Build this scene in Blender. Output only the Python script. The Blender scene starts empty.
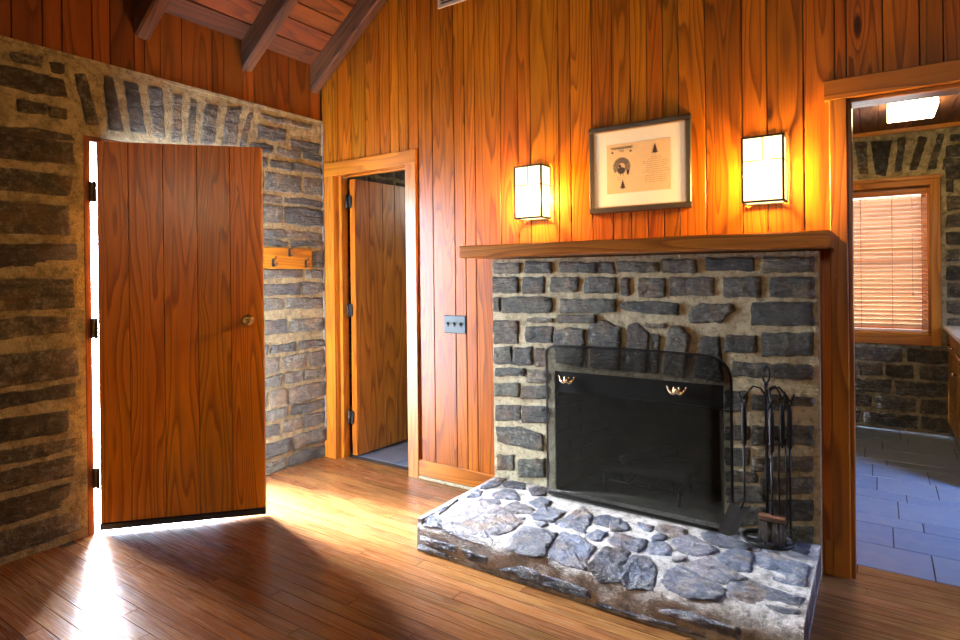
import bpy, math, random
from mathutils import Vector, Matrix, noise
C = bpy.context.scene.collection
sc = bpy.context.scene
random.seed(7)

# ---------------------------------------------------------------- camera
cam = bpy.data.cameras.new('camera'); camo = bpy.data.objects.new('camera', cam); C.objects.link(camo)
cam.sensor_width = 36; cam.lens = 36*595.46/960; cam.shift_y = -(320-275.8)/960; cam.clip_start = .02
R_ = Vector((.831383, .555585, -.0113)); U_ = Vector((.008138, .008159, .999934)); F_ = Vector((-.55564, .83142, -.002262))
camo.matrix_world = Matrix(((R_.x, U_.x, -F_.x, 0), (R_.y, U_.y, -F_.y, 0), (R_.z, U_.z, -F_.z, 1.33), (0, 0, 0, 1)))
sc.camera = camo

# ---------------------------------------------------------------- light
w = bpy.data.worlds.new('sky'); sc.world = w; w.use_nodes = True
bg = w.node_tree.nodes['Background']; bg.inputs[0].default_value = (.70, .80, 1, 1); bg.inputs[1].default_value = 62
sc.view_settings.view_transform = 'Standard'; sc.view_settings.look = 'None'; sc.view_settings.gamma = 1
sc.view_settings.use_curve_mapping = False; sc.view_settings.exposure = -.2
sc.cycles.use_denoising = True; sc.cycles.max_bounces = 10; sc.cycles.diffuse_bounces = 6; sc.cycles.caustics_reflective = False
sc.cycles.sample_clamp_indirect = 6

def area(name, loc, direction, sx, sy, power, col, portal=False):
    l = bpy.data.lights.new(name, 'AREA'); l.shape = 'RECTANGLE'; l.size = sx; l.size_y = sy; l.energy = power; l.color = col
    o = bpy.data.objects.new(name, l); C.objects.link(o); o.location = loc
    o.rotation_euler = Vector(direction).to_track_quat('-Z', 'Y').to_euler()
    if portal: l.cycles.is_portal = True
    return o
area('doorway_daylight_portal', (-3.72, 1.905, 1.03), (1, 0, 0), .94, 2.06, 1, (1, 1, 1), True)
area('kitchen_window_daylight', (-.05, 6.7, 1.5), (0, -1, 0), 1.6, 1.7, 85, (.9, .93, 1))
area('near_lamp_light', (.2, -2.93, 2.35), (-.2, 1, -.22), .9, .6, 46, (1, .80, .52))
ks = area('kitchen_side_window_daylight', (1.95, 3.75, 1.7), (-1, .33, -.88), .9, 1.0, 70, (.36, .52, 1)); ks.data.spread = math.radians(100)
sun = bpy.data.lights.new('sun', 'SUN'); sun.energy = 260; sun.angle = math.radians(50); sun.color = (.84, .89, 1)
so = bpy.data.objects.new('sun', sun); C.objects.link(so); az, el = math.radians(-9), math.radians(32)
so.rotation_euler = Vector((math.cos(az)*math.cos(el), math.sin(az)*math.cos(el), -math.sin(el))).to_track_quat('-Z', 'Y').to_euler()
area('hall_fill_light', (-2.2, 4.9, 2.1), (-.5, -.6, -.8), .5, .5, 16, (1, .9, .75))  # unseen fill brightening the hall

# ---------------------------------------------------------------- materials
class NT:
    def __init__(s, name):
        s.m = bpy.data.materials.new(name); s.m.use_nodes = True; s.t = s.m.node_tree; s.b = s.t.nodes['Principled BSDF']
    def n(s, ty, **kw):
        o = s.t.nodes.new(ty)
        for k, v in kw.items(): setattr(o, k, v)
        return o
    def put(s, sock, v):
        if isinstance(v, bpy.types.NodeSocket): s.t.links.new(v, sock)
        elif isinstance(v, (tuple, list)) and len(v) == 3 and sock.type == 'RGBA': sock.default_value = (*v, 1)
        else: sock.default_value = v
    def math(s, op, a, b=0.0, c=None):
        o = s.n('ShaderNodeMath', operation=op); s.put(o.inputs[0], a); s.put(o.inputs[1], b)
        if c is not None: s.put(o.inputs[2], c)
        return o.outputs[0]
    def mix(s, f, a, b, mode='MIX'):
        o = s.n('ShaderNodeMix', data_type='RGBA', blend_type=mode)
        s.put(o.inputs[0], f); s.put(o.inputs[6], a); s.put(o.inputs[7], b); return o.outputs[2]
    def comb(s, x, y, z=0.0):
        o = s.n('ShaderNodeCombineXYZ'); s.put(o.inputs[0], x); s.put(o.inputs[1], y); s.put(o.inputs[2], z); return o.outputs[0]
    def sep(s, v):
        o = s.n('ShaderNodeSeparateXYZ'); s.put(o.inputs[0], v); return o.outputs
    def noise(s, v, sc_=1.0, det=2.0, rough=.5, dist=0.0):
        o = s.n('ShaderNodeTexNoise'); s.put(o.inputs['Vector'], v); o.inputs['Scale'].default_value = sc_
        o.inputs['Detail'].default_value = det; o.inputs['Roughness'].default_value = rough; o.inputs['Distortion'].default_value = dist
        return o.outputs[0]
    def ramp(s, f, *st):
        o = s.n('ShaderNodeValToRGB'); s.put(o.inputs[0], f); e = o.color_ramp.elements
        while len(e) < len(st): e.new(.5)
        for q, (p, c) in zip(e, st): q.position = p; q.color = (*c, 1) if not isinstance(c, float) else (c, c, c, 1)
        return o.outputs[0]
    def mr(s, v, a, b, c=0.0, d=1.0):
        o = s.n('ShaderNodeMapRange'); s.put(o.inputs[0], v)
        for i, q in enumerate((a, b, c, d)): o.inputs[i+1].default_value = q
        return o.outputs[0]
    def bump(s, h, st=.3, d=.01):
        o = s.n('ShaderNodeBump'); s.put(o.inputs['Height'], h); o.inputs['Strength'].default_value = st; o.inputs['Distance'].default_value = d
        s.put(s.b.inputs['Normal'], o.outputs[0])
    def attr(s):
        return s.n('ShaderNodeAttribute', attribute_name='bd').outputs['Vector']
    def obj(s): return s.n('ShaderNodeTexCoord').outputs['Object']
    def uv(s): return s.n('ShaderNodeTexCoord').outputs['UV']

def plain(name, col, rough=.5, metal=0.0, var=.12, scale=30, bump=0.0, emit=None, es=0.0):
    n = NT(name); f = n.noise(n.obj(), scale, 3)
    lo = tuple(c*(1-var) for c in col); hi = tuple(min(1, c*(1+var)) for c in col)
    n.put(n.b.inputs['Base Color'], n.mix(f, lo, hi)); n.b.inputs['Roughness'].default_value = rough; n.b.inputs['Metallic'].default_value = metal
    if bump: n.bump(f, bump, .004)
    if emit: n.b.inputs['Emission Color'].default_value = (*emit, 1); n.b.inputs['Emission Strength'].default_value = es
    return n.m

def wood(name, light, mid, dark, rough=.35, knots=1.0, tintlo=.7, tinthi=1.2, rings=9.0, coat=.0, freq=6.0, fib=.35, spread=.0):
    n = NT(name); u, v, _ = n.sep(n.uv()); r = n.sep(n.attr())
    u2 = n.math('ADD', u, n.math('MULTIPLY', r[0], 37.0)); v2 = n.math('ADD', v, n.math('MULTIPLY', r[1], 53.0))
    field = n.noise(n.comb(n.math('MULTIPLY', u2, freq), n.math('MULTIPLY', v2, .55)), 1.0, 1.5, .4)
    knot = n.n('ShaderNodeTexVoronoi'); n.put(knot.inputs['Vector'], n.comb(n.math('MULTIPLY', u2, 7.0), n.math('MULTIPLY', v2, 2.0))); knot.inputs['Scale'].default_value = 1
    kr = n.sep(knot.outputs['Color'])[0]; on = n.math('GREATER_THAN', kr, 1 - .3*knots)
    d = knot.outputs['Distance']
    pull = n.math('MULTIPLY', n.mr(d, .0, .45, 1, 0), on)
    fld = n.math('ADD', field, n.math('MULTIPLY', n.math('POWER', pull, 2.0), .16))
    ring = n.math('FRACT', n.math('MULTIPLY', fld, rings))
    ring = n.ramp(ring, (0, 0.0), (.55, .35), (.88, 1.0), (1, .0))
    fibre = n.noise(n.comb(n.math('MULTIPLY', u2, 260.0), n.math('MULTIPLY', v2, 5.0)), 1.0, 2)
    blotch = n.noise(n.comb(n.math('MULTIPLY', u2, 5.0), n.math('MULTIPLY', v2, 1.1)), 1.0, 3)
    col = n.mix(n.mr(blotch, .3, .7), mid, light)
    col = n.mix(n.math('MULTIPLY', ring, .74), col, dark)
    col = n.mix(n.mr(fibre, .45, .75, 0, fib), col, dark)
    kk = n.math('MULTIPLY', n.mr(d, .07, .13, 1, 0), on)
    col = n.mix(n.math('MULTIPLY', kk, .93), col, tuple(c*.18 for c in dark))
    t = n.mr(r[2], 0, 1, tintlo, tinthi)
    hs = n.n('ShaderNodeHueSaturation'); n.put(hs.inputs['Color'], col); n.put(hs.inputs['Value'], t)
    n.put(hs.inputs['Hue'], n.mr(r[0], 0, 1, .5-.004-spread, .5+.004))
    n.put(n.b.inputs['Base Color'], hs.outputs[0])
    n.put(n.b.inputs['Roughness'], n.mr(fibre, .3, .7, rough-.06, rough+.1))
    n.b.inputs['Specular IOR Level'].default_value = .35; n.b.inputs['Coat Weight'].default_value = coat; n.b.inputs['Coat Roughness'].default_value = .2
    n.bump(n.math('ADD', n.math('MULTIPLY', ring, .5), fibre), .25, .0015)
    return n.m

def stonemat(name, a, b, c, rough=.55, lam=1.0):
    n = NT(name); o = n.obj(); r = n.sep(n.attr()); x, y, z = n.sep(o)
    base = n.mix(r[0], a, b); base = n.mix(n.mr(r[1], .6, 1, 0, .9), base, c)
    lamn = n.noise(n.comb(n.math('MULTIPLY', x, 9.0), n.math('MULTIPLY', y, 9.0), n.math('MULTIPLY', z, 60.0*lam)), 1.0, 5, .65)
    mot = n.noise(o, 24.0, 6, .7)
    base = n.mix(n.mr(lamn, .35, .7, 0, .8), base, tuple(q*.42 for q in a))
    base = n.mix(n.mr(mot, .52, .75, 0, .6), base, tuple(min(1, q*1.9+.03) for q in c))
    rust = n.noise(o, 7.0, 3); base = n.mix(n.mr(rust, .52, .66, 0, .6), base, (.17, .10, .045))
    lich = n.noise(o, 26.0, 6, .75); base = n.mix(n.mr(lich, .5, .68, 0, .6), base, (.34, .32, .25))
    pit = n.noise(o, 20.0, 6, .75, .6); base = n.mix(n.mr(pit, .5, .36, 0, .6), base, (.02, .02, .018))
    n.put(n.b.inputs['Base Color'], n.mix(1.0, base, n.comb(n.mr(r[2], 0, 1, .6, 1.7), n.mr(r[2], 0, 1, .6, 1.65), n.mr(r[2], 0, 1, .6, 1.55)), 'MULTIPLY'))
    n.b.inputs['Roughness'].default_value = rough
    n.bump(n.math('ADD', n.math('MULTIPLY', lamn, 1.3), n.math('ADD', mot, pit)), 1.0, .03)
    return n.m

def mortarmat(name, a, b):
    n = NT(name); o = n.obj(); f = n.noise(o, 9.0, 5, .6); g = n.noise(o, 140.0, 3, .6)
    col = n.mix(n.mr(f, .35, .65), a, b); col = n.mix(n.mr(g, .55, .72, 0, .45), col, tuple(q*.4 for q in a)); k_ = n.noise(o, 26.0, 5, .7); col = n.mix(n.mr(k_, .5, .38, 0, .6), col, tuple(q*.35 for q in b)); col = n.mix(n.mr(k_, .56, .66, 0, .5), col, tuple(min(.95, q*1.35) for q in a))
    n.put(n.b.inputs['Base Color'], col); n.b.inputs['Roughness'].default_value = .85
    n.bump(n.math('ADD', n.math('MULTIPLY', g, .4), n.math('ADD', f, k_)), .9, .02); return n.m

M = {}
M['wall'] = wood('varnished_pine_boards', (.56, .172, .006), (.40, .10, .0035), (.095, .018, .001), .34, 1.3, .68, 1.12, 13, .08, 8, .45, .002)
M['door'] = wood('orange_pine_door', (.88, .31, .010), (.72, .215, .006), (.28, .06, .002), .3, .35, .85, 1.08, 15, .12, 7, .4, .002)
M['trim'] = wood('orange_pine_trim', (.56, .20, .014), (.45, .14, .009), (.2, .05, .004), .35, .15, .85, 1.1, 9, .25, 8, .3)
M['post'] = wood('dark_stained_casing', (.50, .19, .014), (.38, .125, .009), (.14, .038, .004), .36, .3, .8, 1.1, 11, .2, 6, .35)
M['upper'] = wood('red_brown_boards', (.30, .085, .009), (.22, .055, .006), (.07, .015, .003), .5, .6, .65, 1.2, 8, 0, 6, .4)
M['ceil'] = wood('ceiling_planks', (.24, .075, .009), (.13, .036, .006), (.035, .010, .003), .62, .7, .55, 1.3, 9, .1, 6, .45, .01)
M['beam'] = wood('rough_dark_beam', (.19, .07, .018), (.075, .025, .009), (.012, .005, .003), .72, .5, .8, 1.1, 12, 0, 9, .6)
M['floor'] = wood('varnished_oak_floor', (.34, .16, .052), (.24, .10, .03), (.13, .045, .013), .24, 0, .75, 1.15, 7, .25, 10, .35, .006)
M['mantel'] = wood('reddish_mantel_wood', (.62, .24, .022), (.46, .155, .014), (.15, .035, .005), .35, .2, .9, 1.1, 10, .2, 7, .5)
M['slat'] = wood('pale_blind_wood', (.80, .54, .33), (.72, .46, .27), (.5, .28, .15), .35, 0, .95, 1.05, 4, .2, 6, .1)
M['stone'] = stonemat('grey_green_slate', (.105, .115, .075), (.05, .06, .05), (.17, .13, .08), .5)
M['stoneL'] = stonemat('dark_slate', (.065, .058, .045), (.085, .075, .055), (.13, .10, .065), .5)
M['stoneH'] = stonemat('blue_slate', (.10, .13, .2), (.075, .08, .12), (.2, .16, .14), .38, .15)
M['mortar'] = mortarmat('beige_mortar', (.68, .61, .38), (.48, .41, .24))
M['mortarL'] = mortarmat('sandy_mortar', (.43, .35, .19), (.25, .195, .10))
M['mortarH'] = mortarmat('pale_mortar', (.54, .52, .48), (.36, .33, .28))
M['iron'] = plain('black_iron', (.018, .017, .016), .45, .6, .3, 60, .3)
M['blackwood'] = plain('dark_frame_wood', (.045, .038, .026), .4, 0, .4, 90, .4)
M['green'] = plain('olive_frame_edge', (.09, .085, .04), .45, 0, .3, 60)
M['brass'] = plain('polished_brass', (.95, .78, .45), .25, 1, .05)
M['oldbrass'] = plain('aged_brass', (.5, .34, .13), .28, 1, .3, 60)
M['soot'] = plain('sooty_brick', (.085, .06, .032), .9, 0, .6, 7, .6)
M['ash'] = plain('grey_ash', (.16, .15, .12), .95, 0, .4, 20, .6)
M['char'] = plain('charred_wood', (.035, .026, .02), .9, 0, .5, 25, .8)
M['steel'] = plain('black_steel_plate', (.012, .012, .012), .5, .3, .3, 15)
M['mat'] = plain('cream_mat_board', (.93, .88, .68), .8, 0, .03)
M['gilt'] = plain('gilt_beading', (.75, .5, .2), .35, .7, .3, 80)
M['paper'] = plain('tan_paper', (.78, .54, .25), .8, 0, .08, 25)
M['ink'] = plain('dark_ink', (.05, .03, .02), .8)
M['faint'] = plain('faded_ink', (.33, .21, .11), .8)
M['zinc'] = plain('blued_metal_plate', (.05, .085, .09), .5, 0, .3, 90, .2)
M['dark'] = plain('dark_backing', (.02, .012, .008), .8)
M['rubber'] = plain('black_rubber', (.01, .011, .014), .4)
M['metal'] = plain('antique_bronze', (.035, .03, .02), .45, .4)
M['white'] = plain('white_laminate', (.62, .6, .55), .3, 0, .05)
M['chrome'] = plain('bright_metal', (.7, .7, .7), .2, 1, .05)
M['plaster'] = plain('warm_plaster', (.45, .33, .2), .8, 0, .1, 3)
M['cord'] = plain('blind_cord', (.35, .16, .08), .7)
M['bounce'] = plain('pale_bounce_coat', (.62, .66, .70), .5, 0, .04)  # invented pale coat for the door's hidden side, bounces daylight onto the stone
M['patio'] = plain('porch_stone', (.5, .5, .52), .8, 0, .15, 4)
M['ventmetal'] = plain('painted_vent_metal', (.62, .55, .5), .4, 0, .05)
n = NT('glowing_opal_glass'); em = n.n('ShaderNodeEmission'); em.inputs[0].default_value = (1, .78, .42, 1); em.inputs[1].default_value = 4.0
tr = n.n('ShaderNodeBsdfTransparent'); tr.inputs[0].default_value = (1, .9, .75, 1); mx = n.n('ShaderNodeMixShader'); mx.inputs[0].default_value = .5
n.t.links.new(tr.outputs[0], mx.inputs[1]); n.t.links.new(em.outputs[0], mx.inputs[2]); n.t.links.new(mx.outputs[0], n.t.nodes['Material Output'].inputs[0]); M['lampglass'] = n.m
M['bulb'] = plain('glowing_bulb', (.9, .8, .6), .3, 0, .02, 5, 0, (1, .8, .5), 8)
M['ceilglass'] = plain('glowing_ceiling_diffuser', (.9, .88, .8), .3, 0, .02, 5, 0, (1, .74, .33), 32)
n = NT('slate_floor_tiles'); r = n.sep(n.attr()); f = n.noise(n.obj(), 14.0, 5, .6)
col = n.mix(r[0], (.10, .15, .24), (.16, .2, .27)); col = n.mix(n.mr(f, .4, .7, 0, .6), col, (.23, .24, .25))
n.put(n.b.inputs['Base Color'], col); n.b.inputs['Roughness'].default_value = .34; n.bump(f, .25, .006); M['tile'] = n.m
M['grout'] = plain('dark_grout', (.07, .06, .06), .9)
n = NT('wire_mesh_screen'); tr = n.n('ShaderNodeBsdfTransparent'); mx = n.n('ShaderNodeMixShader'); mx.inputs[0].default_value = .66
n.put(n.b.inputs['Base Color'], n.mix(n.noise(n.obj(), 300.0, 2), (.006, .0055, .004), (.022, .02, .014))); n.b.inputs['Roughness'].default_value = .8; n.b.inputs['Specular IOR Level'].default_value = .1
n.t.links.new(tr.outputs[0], mx.inputs[1]); n.t.links.new(n.b.outputs[0], mx.inputs[2]); n.t.links.new(mx.outputs[0], n.t.nodes['Material Output'].inputs[0]); M['mesh'] = n.m
n = NT('clear_pane'); tr = n.n('ShaderNodeBsdfTransparent'); gl = n.n('ShaderNodeBsdfGlossy'); gl.inputs['Roughness'].default_value = .03; mx = n.n('ShaderNodeMixShader'); mx.inputs[0].default_value = .06
n.t.links.new(tr.outputs[0], mx.inputs[1]); n.t.links.new(gl.outputs[0], mx.inputs[2]); n.t.links.new(mx.outputs[0], n.t.nodes['Material Output'].inputs[0]); M['glass'] = n.m

# ---------------------------------------------------------------- mesh helpers
V = Vector
class MB:
    def __init__(s): s.v = []; s.f = []; s.uv = []; s.bd = []; s.mi = []; s.sm = []
    def face(s, idx, uv=None, bd=(.5, .5, .5), mi=0, sm=False):
        s.f.append(idx); s.uv.append(uv or [(0, 0)]*len(idx)); s.bd.append(bd); s.mi.append(mi); s.sm.append(sm)
    def add(s, pts):
        k = len(s.v); s.v += [V(p) for p in pts]; return list(range(k, k+len(pts)))
    def prof(s, o, eL, eW, eT, L, prof, bd=None, mi=0, caps=True):
        """extrude the closed profile [(w,t)..] along eL"""
        bd = bd or (random.random(), random.random(), random.random())
        o, eL, eW, eT = V(o), V(eL).normalized(), V(eW).normalized(), V(eT).normalized()
        a = s.add([o+eW*p+eT*q for p, q in prof]); b = s.add([o+eW*p+eT*q+eL*L for p, q in prof]); n = len(prof); u = 0
        for i in range(n):
            j = (i+1) % n; d = math.hypot(prof[j][0]-prof[i][0], prof[j][1]-prof[i][1])
            s.face([a[i], a[j], b[j], b[i]], [(u, 0), (u+d, 0), (u+d, L), (u, L)], bd, mi); u += d
        if caps:
            s.face(a[::-1], [(prof[i][0], prof[i][1]*.2) for i in range(n)][::-1], bd, mi); s.face(b, [(p, q*.2) for p, q in prof], bd, mi)
    def board(s, o, eL, eW, eT, L, W, T, c=.003, bd=None, mi=0):
        s.prof(o, eL, eW, eT, L, [(0, 0), (0, T-c), (c, T), (W-c, T), (W, T-c), (W, 0)], bd, mi)
    def box(s, x0, x1, y0, y1, z0, z1, c=.0, bd=None, mi=0):
        """axis-aligned box, the grain along its longest side, long edges chamfered by c"""
        d = [x1-x0, y1-y0, z1-z0]; k = d.index(max(d)); E = [V((1, 0, 0)), V((0, 1, 0)), V((0, 0, 1))]
        W, T = d[(k+1) % 3], d[(k+2) % 3]
        p = [(c, 0), (W-c, 0), (W, c), (W, T-c), (W-c, T), (c, T), (0, T-c), (0, c)] if c else [(0, 0), (W, 0), (W, T), (0, T)]
        s.prof((x0, y0, z0), E[k], E[(k+1) % 3], E[(k+2) % 3], d[k], p, bd, mi)
    def tube(s, pts, r, n=8, sm=True, mi=0, bd=None, closed=False):
        pts = [V(p) for p in pts]; rs = r if isinstance(r, (list, tuple)) else [r]*len(pts); rings = []; bd = bd or (.5, .5, .5); N = len(pts)
        ref = None
        for i, p in enumerate(pts):
            a = pts[i-1] if (i or closed) else p; b = pts[(i+1) % N] if (i < N-1 or closed) else p
            d = (b-a).normalized()
            if ref is None: ref = d.orthogonal().normalized()
            x = (ref-d*ref.dot(d)).normalized(); ref = x; y = d.cross(x)
            rings.append(s.add([p+(x*math.cos(2*math.pi*k/n)+y*math.sin(2*math.pi*k/n))*rs[i] for k in range(n)]))
        L = 0
        for i in range(N if closed else N-1):
            A, B = rings[i], rings[(i+1) % N]; l = (pts[(i+1) % N]-pts[i]).length
            for k in range(n):
                j = (k+1) % n; s.face([A[k], A[j], B[j], B[k]], [(k*.02, L), (k*.02+.02, L), (k*.02+.02, L+l), (k*.02, L+l)], bd, mi, sm)
            L += l
        if not closed: s.face(rings[0][::-1], None, bd, mi); s.face(rings[-1], None, bd, mi)
    def lathe(s, o, ax, prof, n=24, mi=0):
        o, ax = V(o), V(ax).normalized(); x = ax.orthogonal().normalized(); y = ax.cross(x); rings = []
        for r, h in prof: rings.append(s.add([o+ax*h+(x*math.cos(2*math.pi*k/n)+y*math.sin(2*math.pi*k/n))*max(r, 1e-4) for k in range(n)]))
        for A, B in zip(rings, rings[1:]):
            for k in range(n): j = (k+1) % n; s.face([A[k], A[j], B[j], B[k]], None, (.5, .5, .5), mi, True)
        s.face(rings[0][::-1], mi=mi); s.face(rings[-1], mi=mi)
    def stone(s, poly, f, h=.014, mi=1, seed=0, jag=.004, grow=.006):
        rnd = random.Random(seed); bd = (rnd.random(), rnd.random(), rnd.random())
        cx_, cy_ = sum(p[0] for p in poly)/len(poly), sum(p[1] for p in poly)/len(poly)
        gr = lambda d: d+(1 if d > 0 else -1)*min(abs(d)*(.1 if grow < .01 else .16), grow)
        poly = [(cx_+gr(p[0]-cx_), cy_+gr(p[1]-cy_)) for p in poly]; P = []
        for i, a in enumerate(poly):
            b = poly[(i+1) % len(poly)]; a = V((*a, 0)); b = V((*b, 0)); k = max(1, int((b-a).length/.028))
            P += [a+(b-a)*(t/k) for t in range(k)]
        P = [p for i, p in enumerate(P) if (p-P[i-1]).length > 1e-5]
        for _ in range(1):
            Q = []
            for i in range(len(P)): a, b = P[i], P[(i+1) % len(P)]; Q += [a*.75+b*.25, a*.25+b*.75]
            P = Q
        n = len(P); ar = sum(P[i].x*P[(i+1) % n].y-P[(i+1) % n].x*P[i].y for i in range(n))
        if ar < 0: P = P[::-1]
        cen = sum(P, V((0, 0, 0)))/n; nr = []
        for i in range(n):
            d = P[(i+1) % n]-P[i-1]; nr.append(V((-d.y, d.x, 0)).normalized())
        off = seed*3.7
        P = [p+m*jag*noise.noise(V((p.x*22+off, p.y*22, 0)))*1.6 for p, m in zip(P, nr)]
        mn = min((p-cen).length for p in P)
        hh = h*(.7+.6*rnd.random()); tx, ty = rnd.uniform(-.05, .05), rnd.uniform(-.08, .08)
        i1, i2 = min(.003, mn*.1), min(.010, mn*.3)
        R = [(P, -.01), ([p+m*i1 for p, m in zip(P, nr)], hh*.55), ([p+m*i2 for p, m in zip(P, nr)], hh)]
        for t in (.3, .6, .85): R.append(([q+(cen-q)*t for q in R[2][0]], hh))
        rings = []
        for j, (ring, z) in enumerate(R):
            pts = []
            for p in ring:
                zz = z
                if j > 0: zz += (noise.noise(V((p.x*14+off, p.y*26, 1)))*.006 + noise.noise(V((p.x*45, p.y*70+off, 2)))*.0035)*(1 if j > 1 else .6) + (p.x-cen.x)*tx*.6+(p.y-cen.y)*ty*.6
                pts.append(f(p.x, p.y, zz))
            rings.append(s.add(pts))
        for A, B in zip(rings, rings[1:]):
            for k in range(n): j = (k+1) % n; s.face([A[k], A[j], B[j], B[k]], None, bd, mi, True)
        c = s.add([sum((s.v[i] for i in rings[-1]), V((0, 0, 0)))/n])[0]
        for k in range(n): s.face([rings[-1][k], rings[-1][(k+1) % n], c], None, bd, mi, True)
    def patch(s, p0, p1, q0, q1, f, step=.035, mi=0, amp=.006, holes=()):
        """rough mortar face; the cells inside a hole (p0, p1, q0, q1) stay open, every free edge is turned back"""
        def lines(a, b, cuts):
            c = [a]+sorted(x for x in set(cuts) if a < x < b)+[b]; out = [a]
            for u, v in zip(c, c[1:]): k = max(1, round((v-u)/step)); out += [u+(v-u)*i/k for i in range(1, k+1)]
            return out
        P = lines(p0, p1, [x for h in holes for x in h[:2]]); Q = lines(q0, q1, [x for h in holes for x in h[2:]])
        g = [s.add([f(p, q, amp*.4+noise.noise(V((p*9, q*9, 2)))*amp) for p in P]) for q in Q]
        ok = lambda i, j: 0 <= i < len(P)-1 and 0 <= j < len(Q)-1 and not any(h[0] < (P[i]+P[i+1])/2 < h[1] and h[2] < (Q[j]+Q[j+1])/2 < h[3] for h in holes)
        for j in range(len(Q)-1):
            for i in range(len(P)-1):
                if not ok(i, j): continue
                s.face([g[j][i], g[j][i+1], g[j+1][i+1], g[j+1][i]], mi=mi, sm=True)
                for (di, dj, a, b) in ((0, -1, (i, j), (i+1, j)), (1, 0, (i+1, j), (i+1, j+1)), (0, 1, (i+1, j+1), (i, j+1)), (-1, 0, (i, j+1), (i, j))):
                    if not ok(i+di, j+dj):
                        l = s.add([s.v[g[a[1]][a[0]]], s.v[g[b[1]][b[0]]], f(P[b[0]], Q[b[1]], -.02), f(P[a[0]], Q[a[1]], -.02)]); s.face(l, mi=mi)
    def build(s, name, mats, parent=None, bevel=0.0):
        if not isinstance(mats, (list, tuple)): mats = [mats]
        off = V((0, 0, 0)); q = parent
        while q: off += q.location; q = q.parent
        me = bpy.data.meshes.new(name); me.from_pydata([p-off for p in s.v], [], s.f)
        for m in mats: me.materials.append(M[m])
        uvl = me.uv_layers.new(name='UVMap'); k = 0
        at = me.attributes.new('bd', 'FLOAT_VECTOR', 'FACE')
        for i, (uv, bd) in enumerate(zip(s.uv, s.bd)):
            at.data[i].vector = bd
            for q in uv: uvl.data[k].uv = q; k += 1
        me.polygons.foreach_set('material_index', s.mi); me.polygons.foreach_set('use_smooth', s.sm); me.update()
        o = bpy.data.objects.new(name, me); C.objects.link(o); o.parent = parent
        if bevel:
            b = o.modifiers.new('bevel', 'BEVEL'); b.width = bevel; b.segments = 2; b.limit_method = 'ANGLE'
        return o

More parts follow.
